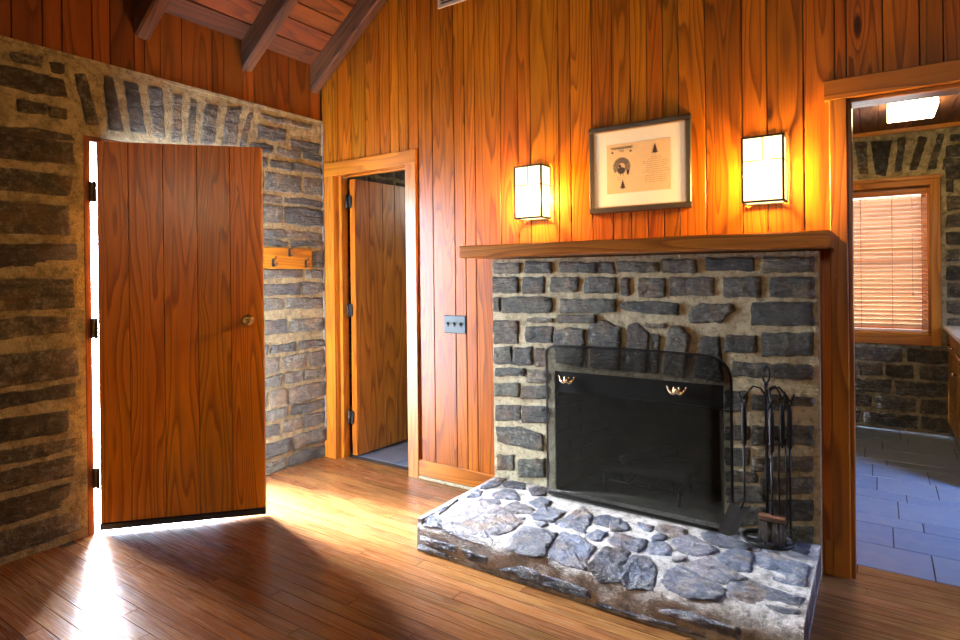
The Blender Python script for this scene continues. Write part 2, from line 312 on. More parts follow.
def tag(o, label=None, cat=None, group=None, kind=None):
    if label: o['label'] = label
    if cat: o['category'] = cat
    if group: o['group'] = group
    if kind: o['kind'] = kind
    return o
def thing(name, label, cat, loc, group=None):
    o = bpy.data.objects.new(name, None); o.empty_display_size = .05; C.objects.link(o); o.location = loc
    return tag(o, label, cat, group)
def struct(o): o['kind'] = 'structure'; return o
def empty_struct(name, loc):
    o = bpy.data.objects.new(name, None); C.objects.link(o); o.location = loc; return struct(o)
BREAST=[[[-1.859,1.397],[-1.683,1.393],[-1.683,1.333],[-1.859,1.335]],[[-1.646,1.4],[-1.459,1.396],[-1.46,1.333],[-1.647,1.335]],[[-1.431,1.391],[-1.225,1.387],[-1.226,1.332],[-1.432,1.334]],[[-1.213,1.391],[-1.123,1.389],[-1.123,1.329],[-1.214,1.33]],[[-1.108,1.388],[-0.896,1.384],[-0.897,1.331],[-1.108,1.334]],[[-1.866,1.313],[-1.696,1.312],[-1.697,1.223],[-1.867,1.222]],[[-1.663,1.311],[-1.529,1.311],[-1.53,1.222],[-1.664,1.22]],[[-1.489,1.31],[-1.327,1.309],[-1.328,1.231],[-1.49,1.23]],[[-1.29,1.309],[-1.119,1.308],[-1.12,1.228],[-1.291,1.226]],[[-1.092,1.305],[-1.044,1.304],[-1.045,1.216],[-1.093,1.216]],[[-0.998,1.301],[-0.865,1.301],[-0.866,1.209],[-0.999,1.207]],[[-1.874,1.195],[-1.814,1.195],[-1.815,1.117],[-1.875,1.116]],[[-1.806,1.198],[-1.484,1.201],[-1.485,1.117],[-1.807,1.109]],[[-1.433,1.192],[-1.12,1.196],[-1.121,1.125],[-1.434,1.116]],[[-1.105,1.161],[-1.07,1.185],[-0.894,1.188],[-0.803,1.18],[-0.799,1.121],[-0.894,1.123],[-1.056,1.136]],[[-1.644,1.083],[-1.474,1.089],[-1.475,1.061],[-1.645,1.055]],[[-1.448,1.106],[-1.229,1.112],[-1.229,1.07],[-1.448,1.062]],[[-0.965,1.075],[-0.867,1.078],[-0.867,1.06],[-0.965,1.056]],[[-1.867,1.058],[-1.699,1.064],[-1.701,0.936],[-1.869,0.927]],[[-1.651,1.034],[-1.481,1.04],[-1.482,0.953],[-1.652,0.944]],[[-1.475,1.025],[-1.369,1.03],[-1.37,0.939],[-1.476,0.933]],[[-1.358,1.03],[-1.288,1.033],[-1.289,0.944],[-1.359,0.939]],[[-1.861,0.905],[-1.744,0.912],[-1.745,0.826],[-1.862,0.817]],[[-1.73,0.907],[-1.61,0.914],[-1.612,0.82],[-1.731,0.811]],[[-1.589,0.916],[-1.534,0.919],[-1.535,0.826],[-1.59,0.822]],[[-0.876,1.395],[-0.716,1.392],[-0.716,1.326],[-0.877,1.328]],[[-0.673,1.397],[-0.465,1.392],[-0.466,1.332],[-0.674,1.335]],[[-0.427,1.393],[-0.228,1.388],[-0.229,1.323],[-0.427,1.326]],[[-0.842,1.306],[-0.636,1.304],[-0.637,1.22],[-0.843,1.218]],[[-0.595,1.304],[-0.439,1.303],[-0.44,1.212],[-0.595,1.21]],[[-0.399,1.303],[-0.229,1.302],[-0.23,1.215],[-0.4,1.212]],[[-0.755,1.114],[-0.749,1.154],[-0.709,1.175],[-0.559,1.183],[-0.543,1.15],[-0.592,1.123],[-0.609,1.092],[-0.749,1.09]],[[-0.475,1.188],[-0.233,1.192],[-0.234,1.095],[-0.476,1.086]],[[-0.593,1.034],[-0.457,1.041],[-0.458,0.964],[-0.594,0.956]],[[-0.434,1.053],[-0.234,1.062],[-0.235,0.964],[-0.435,0.951]],[[-1.47,1.004],[-1.38,1.043],[-1.289,1.026],[-1.306,0.836],[-1.46,0.845]],[[-1.271,1.047],[-1.187,1.083],[-1.091,1.048],[-1.105,0.832],[-1.257,0.84]],[[-1.057,1.065],[-1.008,1.08],[-0.948,1.022],[-0.963,0.834],[-1.073,0.839]],[[-0.938,1.028],[-0.892,1.019],[-0.907,0.833],[-0.942,0.836]],[[-0.844,1.073],[-0.786,1.066],[-0.748,1.014],[-0.78,0.822],[-0.883,0.832]],[[-0.699,1.021],[-0.615,1.026],[-0.604,0.82],[-0.736,0.826]],[[-1.859,0.896],[-1.74,0.903],[-1.741,0.817],[-1.86,0.809]],[[-1.727,0.911],[-1.61,0.918],[-1.611,0.827],[-1.728,0.818]],[[-1.595,0.905],[-1.52,0.91],[-1.521,0.82],[-1.596,0.814]],[[-1.857,0.784],[-1.66,0.799],[-1.66,0.753],[-1.857,0.736]],[[-1.644,0.789],[-1.521,0.799],[-1.522,0.73],[-1.645,0.719]],[[-1.858,0.696],[-1.693,0.712],[-1.694,0.636],[-1.859,0.619]],[[-1.681,0.694],[-1.519,0.71],[-1.52,0.641],[-1.682,0.623]],[[-1.855,0.569],[-1.687,0.587],[-1.688,0.502],[-1.856,0.481]],[[-1.676,0.582],[-1.517,0.6],[-1.518,0.51],[-1.677,0.49]],[[-1.856,0.445],[-1.68,0.461],[-1.553,0.436],[-1.547,0.347],[-1.714,0.349],[-1.849,0.358]],[[-1.85,0.278],[-1.74,0.295],[-1.741,0.209],[-1.851,0.19]],[[-1.707,0.279],[-1.536,0.307],[-1.538,0.21],[-1.708,0.179]],[[-0.559,0.916],[-0.238,0.921],[-0.239,0.858],[-0.56,0.847]],[[-0.601,0.774],[-0.504,0.783],[-0.505,0.692],[-0.602,0.68]],[[-0.321,0.78],[-0.234,0.789],[-0.235,0.749],[-0.321,0.739]],[[-0.478,0.769],[-0.336,0.784],[-0.336,0.717],[-0.479,0.701]],[[-0.479,0.627],[-0.24,0.658],[-0.241,0.577],[-0.48,0.541]],[[-0.599,0.611],[-0.49,0.625],[-0.49,0.563],[-0.6,0.547]],[[-0.481,0.49],[-0.241,0.529],[-0.242,0.464],[-0.481,0.422]],[[-0.6,0.512],[-0.491,0.528],[-0.491,0.449],[-0.601,0.43]],[[-0.601,0.407],[-0.46,0.42],[-0.461,0.375],[-0.602,0.354]],[[-0.445,0.4],[-0.242,0.437],[-0.243,0.366],[-0.446,0.327]],[[-0.602,0.331],[-0.43,0.363],[-0.431,0.29],[-0.603,0.255]],[[-0.415,0.304],[-0.243,0.339],[-0.244,0.252],[-0.416,0.215]],[[-0.579,0.237],[-0.431,0.268],[-0.432,0.189],[-0.58,0.155]],[[-0.58,0.138],[-0.391,0.181],[-0.392,0.108],[-0.581,0.062]],[[-0.376,0.196],[-0.244,0.225],[-0.245,0.144],[-0.377,0.112]]]
HEARTH=[[[-1.884,0.201],[-1.858,0.038],[-1.784,0.013],[-1.761,0.144],[-1.815,0.217]],[[-1.763,0.084],[-1.74,-0.036],[-1.658,-0.044],[-1.617,0.093],[-1.711,0.133]],[[-1.588,0.095],[-1.574,0.008],[-1.528,0.018],[-1.476,0.119],[-1.535,0.156]],[[-1.884,0.356],[-1.87,0.263],[-1.797,0.244],[-1.762,0.317],[-1.82,0.396]],[[-1.725,0.256],[-1.713,0.153],[-1.654,0.136],[-1.563,0.246],[-1.671,0.288]],[[-1.741,0.339],[-1.668,0.293],[-1.614,0.347],[-1.66,0.41],[-1.731,0.404]],[[-1.58,0.36],[-1.562,0.27],[-1.441,0.315],[-1.419,0.366],[-1.501,0.408]],[[-1.505,0.245],[-1.477,0.167],[-1.421,0.175],[-1.391,0.258],[-1.445,0.285]],[[-1.714,0.679],[-1.785,0.454],[-1.711,0.373],[-1.58,0.393],[-1.42,0.494],[-1.423,0.609],[-1.451,0.667],[-1.432,0.732],[-1.532,0.736],[-1.7,0.72]],[[-1.856,0.684],[-1.827,0.644],[-1.755,0.66],[-1.719,0.719],[-1.825,0.738]],[[-1.885,0.607],[-1.888,0.439],[-1.83,0.431],[-1.802,0.607]],[[-1.832,0.787],[-1.643,0.788],[-1.638,0.817],[-1.747,0.829],[-1.833,0.813]],[[-1.594,0.791],[-1.462,0.797],[-1.463,0.83],[-1.558,0.832]],[[-1.833,0.832],[-1.595,0.844],[-1.595,0.864],[-1.833,0.857]],[[-1.405,0.836],[-1.261,0.788],[-0.99,0.805],[-0.971,0.835],[-1.087,0.846],[-1.262,0.84]],[[-1.576,0.848],[-1.36,0.853],[-1.157,0.854],[-1.158,0.875],[-1.36,0.867],[-1.576,0.867]],[[-1.36,0.713],[-1.381,0.521],[-1.218,0.52],[-1.188,0.712],[-1.25,0.734],[-1.347,0.73]],[[-1.161,0.695],[-1.194,0.491],[-1.117,0.495],[-1.028,0.539],[-0.995,0.712],[-1.085,0.719]],[[-1.426,0.376],[-1.407,0.251],[-1.293,0.261],[-1.295,0.4],[-1.377,0.422]],[[-1.368,0.461],[-1.344,0.417],[-1.296,0.431],[-1.31,0.482]],[[-1.272,0.4],[-1.237,0.178],[-1.157,0.254],[-1.115,0.428],[-1.224,0.428]],[[-1.097,0.444],[-1.091,0.358],[-1.023,0.383],[-1.022,0.474],[-1.059,0.484]],[[-1.143,0.26],[-1.102,0.198],[-1.033,0.206],[-0.985,0.333],[-1.053,0.32],[-1.11,0.313]],[[-1.455,0.432],[-1.425,0.422],[-1.415,0.461],[-1.448,0.467]],[[-0.98,0.692],[-0.983,0.523],[-0.879,0.516],[-0.842,0.72],[-0.924,0.751]],[[-1.061,0.21],[-1.022,0.205],[-0.974,0.244],[-0.956,0.307],[-1.019,0.347],[-1.054,0.294]],[[-0.946,0.226],[-0.929,0.178],[-0.869,0.193],[-0.867,0.266],[-0.907,0.261]],[[-0.86,0.202],[-0.842,0.155],[-0.745,0.159],[-0.733,0.224],[-0.766,0.272],[-0.844,0.237]],[[-0.993,0.457],[-0.988,0.371],[-0.858,0.358],[-0.844,0.416],[-0.848,0.482],[-0.93,0.496]],[[-0.848,0.31],[-0.83,0.248],[-0.781,0.282],[-0.791,0.324],[-0.832,0.342]],[[-0.828,0.444],[-0.831,0.363],[-0.772,0.339],[-0.74,0.388],[-0.725,0.441],[-0.804,0.479]],[[-0.757,0.321],[-0.74,0.236],[-0.687,0.223],[-0.572,0.3],[-0.636,0.39],[-0.703,0.39]],[[-0.714,0.471],[-0.675,0.422],[-0.66,0.453],[-0.694,0.493]],[[-0.668,0.155],[-0.601,0.069],[-0.463,0.188],[-0.474,0.233],[-0.564,0.251],[-0.638,0.219]],[[-0.649,0.487],[-0.589,0.374],[-0.531,0.412],[-0.432,0.48],[-0.5,0.56],[-0.583,0.534]],[[-0.562,0.35],[-0.516,0.254],[-0.442,0.262],[-0.426,0.413],[-0.474,0.432],[-0.525,0.397]],[[-0.407,0.4],[-0.432,0.243],[-0.404,0.218],[-0.246,0.254],[-0.232,0.413],[-0.317,0.427],[-0.39,0.432]],[[-0.854,0.685],[-0.854,0.535],[-0.793,0.513],[-0.736,0.609],[-0.714,0.731],[-0.782,0.732],[-0.81,0.754],[-0.829,0.741]],[[-0.69,0.665],[-0.696,0.517],[-0.615,0.511],[-0.483,0.603],[-0.498,0.688],[-0.582,0.713],[-0.662,0.698]],[[-0.463,0.619],[-0.462,0.54],[-0.403,0.506],[-0.237,0.521],[-0.231,0.631],[-0.296,0.656],[-0.451,0.64]],[[-0.926,0.842],[-0.667,0.835],[-0.469,0.843],[-0.566,0.871],[-0.926,0.866]],[[-0.675,0.79],[-0.59,0.772],[-0.422,0.778],[-0.423,0.815],[-0.582,0.808],[-0.676,0.807]]]
LEFTW=[[[1.12,2.414],[1.245,2.425],[1.242,2.373],[1.126,2.367]],[[1.274,2.41],[1.342,2.419],[1.341,2.363],[1.289,2.358]],[[1.079,2.337],[1.174,2.343],[1.333,2.335],[1.355,2.254],[1.215,2.237],[1.078,2.243]],[[1.142,2.194],[1.265,2.198],[1.264,2.147],[1.15,2.13]],[[1.272,2.188],[1.35,2.192],[1.35,2.136],[1.274,2.132]],[[1.076,2.05],[1.213,2.069],[1.369,2.065],[1.395,2.034],[1.212,2.013],[1.075,2.017]],[[1.388,2.38],[1.444,2.395],[1.502,2.144],[1.441,2.132]],[[1.527,2.405],[1.578,2.409],[1.622,2.131],[1.549,2.126]],[[1.631,2.409],[1.703,2.405],[1.741,2.145],[1.663,2.139]],[[1.76,2.41],[1.833,2.419],[1.853,2.136],[1.785,2.133]],[[1.897,2.395],[1.953,2.408],[1.949,2.134],[1.894,2.124]],[[2.006,2.401],[2.055,2.406],[2.024,2.141],[1.983,2.14]],[[2.099,2.391],[2.184,2.4],[2.158,2.16],[2.07,2.145]],[[2.25,2.405],[2.348,2.434],[2.307,2.176],[2.211,2.159]],[[2.378,2.411],[2.437,2.413],[2.374,2.165],[2.332,2.158]],[[2.475,2.342],[2.696,2.351],[2.689,2.266],[2.474,2.25]],[[2.489,2.425],[2.923,2.433],[2.923,2.395],[2.529,2.383]],[[2.739,2.299],[3.001,2.304],[2.984,2.225],[2.746,2.223]]]
KITW=[[[-0.04,2.421],[0.103,2.402],[0.062,2.118],[-0.009,2.133]],[[-0.154,2.428],[-0.073,2.418],[-0.062,2.146],[-0.129,2.153]],[[0.148,2.419],[0.201,2.427],[0.171,2.153],[0.12,2.143]],[[0.286,2.416],[0.34,2.393],[0.271,2.142],[0.221,2.148]],[[0.407,2.414],[0.449,2.408],[0.393,2.144],[0.338,2.135]],[[0.49,2.402],[0.571,2.391],[0.571,2.339],[0.49,2.35]],[[0.489,2.32],[0.571,2.31],[0.57,2.251],[0.489,2.261]],[[0.447,2.213],[0.547,2.209],[0.546,2.135],[0.435,2.125]],[[0.458,2.092],[0.546,2.083],[0.546,2.039],[0.458,2.047]]]
ROWS_A=[[2.024, 1.907], [1.851, 1.748], [1.703, 1.555], [1.504, 1.386], [1.325, 1.188], [1.142, 1.055], [0.984, 0.827], [0.801, 0.735], [0.669, 0.562], [0.532, 0.466], [0.431, 0.334], [0.299, 0.182], [0.147, 0.04]]
ROWS_B=[[2.219, 2.169], [2.13, 2.071], [2.041, 1.924], [1.884, 1.835], [1.816, 1.698], [1.649, 1.59], [1.58, 1.541], [1.511, 1.394], [1.378, 1.315], [1.284, 1.207], [1.179, 1.104], [1.032, 0.934], [0.872, 0.807], [0.781, 0.682], [0.66, 0.584], [0.551, 0.446], [0.427, 0.361], [0.333, 0.257], [0.213, 0.115], [0.087, -0.005]]
# ================================================================ the setting
XL, YW, SL, EV = -3.414, 3.024, .717, 2.866      # left wall, fireplace wall, roof slope, eave height
def ceil_z(x): return EV+SL*(x-XL) if x < .2 else EV+SL*(.2-XL)-SL*(x-.2)

# floor: oak strips running along the fireplace wall
m = MB(); y = -2.98; wdt = .0667
while y < 3.088:
    x = XL-.34 - random.random()*1.2; y2 = min(y+wdt, 3.09)
    while x < 3.0:
        L = random.uniform(.7, 2.3); x0, x1 = max(x, XL if not 1.435 < y < 2.27 else XL-.02), min(x+L, 3.0)
        if x1-x0 > .05:
            bd = (random.random(), random.random(), random.random()); g = .0012
            a = m.add([(x0+g, y+g, 0), (x1-g, y+g, 0), (x1-g, y2-g, 0), (x0+g, y2-g, 0)])
            m.face(a, [(0, x0), (0, x1), (wdt, x1), (wdt, x0)], bd)
            b = m.add([(x0+g, y+g, -.004), (x1-g, y+g, -.004), (x1-g, y2-g, -.004), (x0+g, y2-g, -.004)])
            for i in range(4): j = (i+1) % 4; m.face([a[i], b[i], b[j], a[j]], None, bd)
        x += L
    y += wdt
for x0, x1 in ((-.085, .7), (.7, 1.6)):   # threshold strip of the kitchen opening
    m.board((x0, 3.092, -.004), (1, 0, 0), (0, 1, 0), (0, 0, 1), x1-x0-.001, .082, .004, .001)
m.box(XL-.02, 3.05, -3.05, 3.174, -.12, -.003, mi=1)
struct(m.build('floor', ['floor', 'dark']))

# tiled floors of the kitchen and the hall
m = MB()
def tiles(X0, X1, Y0, Y1, seed):
    r = random.Random(seed); y = Y0; hs = [.285, .275, .14, .29, .15, .28, .29, .14]; k = 0
    while y < Y1:
        hgt = hs[k % 8]; k += 1; x = X0-r.uniform(0, .4); y2 = min(y+hgt, Y1)
        while x < X1:
            L = r.choice([.30, .44, .44, .58]); x0, x1 = max(x, X0), min(x+L, X1); g = .003
            if x1-x0 > .02:
                bd = (r.random(), r.random(), r.random()); z = r.uniform(-.0008, .0008)
                m.prof((x0+g, y+g, -.006), (1, 0, 0), (0, 1, 0), (0, 0, 1), x1-x0-2*g, [(0, 0), (0, .004+z), (.003, .006+z), (y2-y-2*g-.003, .006+z), (y2-y-2*g, .004+z), (y2-y-2*g, 0)], bd)
            x += L
        y += hgt
tiles(-.45, 2.2, 3.176, 6.03, 4); tiles(-3.414, -1.75, 3.15, 4.98, 6)
m.box(-.45, 2.2, 3.174, 6.1, -.12, -.004, mi=1); m.box(-3.42, -1.75, 3.145, 5, -.12, -.004, mi=1)
struct(m.build('floor_tiles', ['tile', 'grout']))

# left wall: rubble stone with an arched head over the entrance, boards above
ml = lambda p, q, n_: V((XL+n_, p, q))
m = MB(); DY0, DY1, DZ = 1.425, 2.39, 2.075
TOP = 2.468
m.patch(-3.0, YW, 0, TOP, ml, holes=[(DY0, DY1, -.1, DZ)])
m.patch(YW+.12, 5.0, 0, 2.45, ml)
m.box(XL-.34, XL-.004, -3.1, DY0+.002, 0, TOP); m.box(XL-.34, XL-.004, DY1-.002, 5.1, 0, TOP); m.box(XL-.34, XL-.004, DY0, DY1, DZ+.002, TOP)
m.box(XL-.02, XL+.012, -3.0, YW-.002, TOP-.012, TOP+.006)
sd = 0
for q in LEFTW: sd += 1; m.stone(q, ml, .012, seed=sd)
def course(m, f, p0, p1, z0, z1, seed, lo=.18, hi=.5, h=.012, slant=.0, gap=.022):
    r = random.Random(seed); p = p1; first = True
    while p > p0+.04:
        L = r.uniform(lo, hi); a = max(p-L, p0)
        if a-p0 < .08: a = p0
        j = lambda: r.uniform(-.009, .009)
        m.stone([(a+j(), z0+j()), ((a+p)/2, z0+j()), (p+j(), z0+j()), (p+j(), z1+j()), ((a+p)/2+j(), z1+j()), (a+j(), z1+j())], f, h, seed=seed*31+int(p*97)+400)
        p = a-gap-r.random()*.02
for i, (a, b) in enumerate(ROWS_A): course(m, ml, -3.0, 1.385-.02*(i % 3), b, a, 50+i, .3, .85)
for i, (a, b) in enumerate([(2.43, 2.37), (2.33, 2.25), (2.2, 2.13), (2.06, 2.02)]): course(m, ml, -3.0, 1.03, b, a, 80+i, .25, .6)
for i, (a, b) in enumerate(ROWS_B): course(m, ml, 2.41, YW-.012, max(b, .005), a, 100+i, .13, .34, .016, gap=.014)
for i in range(17): course(m, ml, YW+.16, 4.9, .03+i*.142, .14+i*.142, 140+i, .16, .42, .014)
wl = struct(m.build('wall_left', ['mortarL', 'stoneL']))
m = MB(); LB = [1.128, 1.255, 1.341, 1.48, 1.568, 1.693, 1.749, 1.838, 1.965, 2.159, 2.238, 2.376, 2.458, 2.644, 2.736, 2.935, 3.024]
y = 1.128
while y > -3.0: y -= random.choice([.085, .11, .13, .14, .17]); LB.insert(0, y)
for a, b in zip(LB, LB[1:]): m.board((XL-.045, b, TOP-.01), (0, 0, 1), (0, -1, 0), (1, 0, 0), EV-TOP+.1, b-a-.0045, .03, .002)
m.box(XL-.06, XL-.044, -3.05, 3.1, TOP-.01, EV+.08, mi=1)
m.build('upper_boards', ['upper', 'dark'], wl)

# fireplace wall: vertical pine boards of mixed widths
WB = [-3.414, -3.247, -3.112, -2.971, -2.834, -2.74, -2.662, -2.583, -2.495, -2.378, -2.206, -2.124, -2.046, -1.862, -1.743, -1.659, -1.479, -1.407, -1.28, -1.165, -1.065, -.977, -.895, -.818, -.69, -.525, -.418, -.269, -.148, .026, .15, .227, .36, .45, .6, .72, .88, .97, 1.12, 1.3, 1.38, 1.52, 1.7, 1.8, 1.95, 2.1, 2.25, 2.4, 2.55, 2.65, 2.8, 3.0]
m = MB()
OPX0, OPX1, OPZ = -.105, 1.5, 2.068           # kitchen opening
CLX0, CLX1, CLZ = -3.281, -2.597, 2.058       # closet door opening
cuts = sorted(set(WB+[CLX0-.02, CLX1+.02, OPX0, OPX1]))
for a, b in zip(cuts, cuts[1:]):
    whole = [k for k in range(len(WB)-1) if WB[k] <= (a+b)/2 <= WB[k+1]][0]; r = random.Random(whole)
    c = (a+b)/2; z0 = 0
    if CLX0-.02 < c < CLX1+.02: z0 = CLZ+.02
    if -1.8 < c < -.21: z0 = 1.2
    if OPX0 < c < OPX1: z0 = OPZ
    z1 = max(ceil_z(a), ceil_z(b))+.05
    for q0, q1 in ((z0, z1),):
        m.board((a+.0015, YW+.016, q0), (0, 0, 1), (1, 0, 0), (0, -1, 0), q1-q0, b-a-.0045, .016, .002, (r.random(), r.random(), r.random()))
bk = [(-3.45, CLX0-.02, 0), (CLX0-.02, CLX1+.02, CLZ+.02), (CLX1+.02, -1.6, 0), (-1.6, -.4, 1.2), (-.4, OPX0-.0, 0), (OPX0, OPX1, OPZ), (OPX1, 3.05, 0)]
for a, b, z0 in bk: m.box(a, b, YW+.017, YW+.12, z0, 5.6, mi=1)
wf = struct(m.build('wall_back', ['wall', 'dark']))

# near and right walls close the room behind the camera
m = MB(); m.box(XL-.1, 3.1, -3.1, -3.0, 0, 5.8); struct(m.build('wall_near', ['wall']))
m = MB(); m.box(3.0, 3.1, -3.1, 3.1, 0, 4.0); struct(m.build('wall_right', ['wall']))

# sloped plank ceiling
m = MB(); cs = 1/math.hypot(1, SL); eS = V((cs, 0, SL*cs)); eN = V((SL*cs, 0, -cs)); s = 0; k = 0
LS = (.2-XL)/cs
while s < LS:
    wd = [.13, .15, .12, .14, .13][k % 5]; y = -3.1-random.random(); k += 1
    while y < YW:
        L = random.uniform(1.6, 3.2); y0, y1 = max(y, -3.1), min(y+L, YW+.02)
        if y1-y0 > .02: m.board(V((XL, y0, EV))+eS*s-eN*.02, (0, 1, 0), eS, eN, y1-y0-.002, min(wd, LS-s)-.009, .02, .002)
        y += L
    s += wd
m.prof(V((XL-.2, -3.1, EV-.2*SL))-eN*.021, (0, 1, 0), eS, -eN, 6.3, [(0, 0), (LS+.2, 0), (LS+.2, .05), (0, .05)], mi=1)
eS2 = V((cs, 0, -SL*cs)); eN2 = V((-SL*cs, 0, -cs)); s = 0; top = V((.2, 0, ceil_z(.1999)))
while s < LS: m.board(V((.2, -3.1, top.z))+eS2*s-eN2*.02, (0, 1, 0), eS2, eN2, 6.2, .137, .02, .004); s += .14
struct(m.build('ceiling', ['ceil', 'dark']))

# rafters
for k, (y0, lab) in enumerate([(2.93, 'rough dark rafter running up along the board wall of the fireplace'), (2.365, 'middle rough rafter of the three under the sloped plank ceiling'), (1.70, 'rough rafter at the top left, furthest from the fireplace wall')]):
    m = MB(); o = V((XL-.02, y0, EV-.02*SL)); L = 4.2; wb = .088; dv = .178
    N = 26; ring = []
    for i in range(N+1):
        b_ = o+eS*(L*i/N); nz = lambda q: noise.noise(V((i*.5, q, y0)))*.006
        pts = [b_+V((0, nz(1), -.001)), b_+V((0, wb+nz(2)*.4-(.004 if k == 0 else 0), -.001)), b_+V((0, wb-.008, -dv+.012+nz(3))), b_+V((0, wb-.016+nz(5), -dv+nz(3))), b_+V((0, .012, -dv+nz(4))), b_+V((0, .003+nz(1), -dv+.012+nz(4)))]
        ring.append(m.add(pts))
    dd = [0, wb, wb+dv-.01, wb+dv, 2*wb+dv, 2*wb+dv+.01, 2*wb+2*dv]
    for i in range(N):
        for j in range(6): jj = (j+1) % 6; m.face([ring[i][j], ring[i][jj], ring[i+1][jj], ring[i+1][j]], [(dd[j], L*i/N), (dd[j+1], L*i/N), (dd[j+1], L*(i+1)/N), (dd[j], L*(i+1)/N)], (.3, .2+.3*k, .5))
    m.face(ring[0][::-1], None, (.3, .3, .5)); m.face(ring[N], None, (.3, .3, .5))
    tag(m.build('rafter', 'beam'), lab, 'rafter', 'rafters under the sloped ceiling')

# closet door casing, jambs
m = MB(); m.box(XL-.002, XL+.016, YW-.012, YW, 0, 2.45, .003); struct(m.build('trim_8', 'mortarH'))
m = MB(); yF = YW-.02
def bxp(m, *a, c=.003, mi=0): m.box(*a, c, (random.random(), random.random(), random.random()), mi)
bxp(m, -3.372, CLX0, yF, YW, 0, CLZ); bxp(m, CLX1, -2.507, yF, YW, 0, CLZ); bxp(m, -3.372, -2.507, yF-.001, YW, CLZ, 2.155)
m.box(-3.408, -3.372, yF+.004, YW, 0, .12, .003)
struct(m.build('trim_1', 'trim'))
m = MB(); bxp(m, CLX0-.02, CLX0, YW, YW+.125, 0, CLZ); bxp(m, CLX1, CLX1+.02, YW, YW+.125, 0, CLZ); bxp(m, CLX0-.02, CLX1+.02, YW-.001, YW+.125, CLZ, CLZ+.02)
bxp(m, CLX0, CLX0+.03, YW+.03, YW+.09, 0, CLZ); bxp(m, CLX0, CLX1, YW+.045, YW+.075, CLZ-.012, CLZ); bxp(m, CLX1-.012, CLX1, YW+.045, YW+.075, 0, CLZ)
struct(m.build('trim_2', 'trim'))
# kitchen opening casing
m = MB(); bxp(m, -.172, OPX0, yF, YW, 0, OPZ-.001, c=.004); struct(m.build('trim_3', 'post'))
m = MB(); bxp(m, -.19, 1.6, yF-.002, YW, OPZ, 2.158, c=.004); bxp(m, 1.5, 1.6, yF, YW, 0, OPZ); struct(m.build('trim_4', 'post'))
m = MB(); bxp(m, OPX0-.0, OPX0+.016, YW, YW+.122, 0, OPZ); bxp(m, OPX0, 1.5, YW, YW+.122, OPZ-.016, OPZ); struct(m.build('trim_5', 'post'))
# baseboards
m = MB(); m.box(-2.507, -1.868, YW-.016, YW, .022, .122, .004); m.box(-2.507, -1.868, YW-.02, YW, 0, .018, .003, mi=1); struct(m.build('baseboard_back', ['trim', 'mortar']))
m = MB(); m.box(-.205, -.172, YW-.014, YW, 0, .15, .003); struct(m.build('baseboard_right', 'post'))

# hall behind the closet door
m = MB(); hb = lambda p, q, n_: V((p, 4.98-n_, q)); m.patch(-3.4, -1.75, 0, 2.45, hb); m.box(-3.42, -1.7, 4.985, 5.1, 0, 2.5)
for i in range(17): course(m, hb, -3.38, -1.78, .03+i*.142, .14+i*.142, 170+i, .16, .42, .014)
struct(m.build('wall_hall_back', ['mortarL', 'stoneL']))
m = MB(); m.box(-1.8, -1.7, 3.15, 5.0, 0, 2.5); struct(m.build('wall_hall_right', 'plaster'))
m = MB(); m.box(-3.6, -1.7, 3.146, 5.1, 2.45, 2.55); struct(m.build('ceiling_hall', 'plaster'))

# kitchen shell
KY = 6.03; mk = lambda p, q, n_: V((p, KY-n_, q)); m = MB()
WX0, WX1, WZ0, WZ1 = -.50, .355, .79, 2.01
m.patch(-.55, 2.2, 0, 2.47, mk, holes=[(WX0, WX1, WZ0, WZ1)])
for a in ((-.65, WX0, KY+.004, KY+.2, 0, 2.5), (WX1, 2.3, KY+.004, KY+.2, 0, 2.5), (WX0, WX1, KY+.004, KY+.2, 0, WZ0), (WX0, WX1, KY+.004, KY+.2, WZ1, 2.5)): m.box(*a)
for i, q in enumerate(KITW): m.stone(q, mk, .014, seed=300+i)
m.stone([(-.28, 2.42), (-.19, 2.42), (-.2, 2.14), (-.26, 2.14)], mk, .014, seed=330)
for i in range(5): course(m, mk, -.4, .46, .03+i*.136, .135+i*.136, 200+i, .16, .4, .014)
for i in range(12): course(m, mk, .46, 2.1, .7+i*.138, .8+i*.138, 220+i, .14, .3, .014)
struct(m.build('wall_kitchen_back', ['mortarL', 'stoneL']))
m = MB(); m.box(-.55, -.45, 3.146, 6.0, 0, 2.5); struct(m.build('wall_kitchen_left', 'plaster'))
m = MB(); m.box(2.2, 2.3, 3.1, 6.2, 0, 2.5); struct(m.build('wall_kitchen_right', 'plaster'))
m = MB(); x = -.55; 
while x < 2.25: m.board((x, 3.14, 2.52), (0, 1, 0), (1, 0, 0), (0, 0, -1), 3.0, .11, .03, .004); x += .112
m.box(-.6, 2.3, 3.14, 6.2, 2.52, 2.6, mi=1); struct(m.build('ceiling_kitchen', ['ceil', 'dark']))
m = MB(); m.box(-.45, 2.2, 5.985, KY-.012, 2.455, 2.49, .003); struct(m.build('trim_6', 'mantel'))

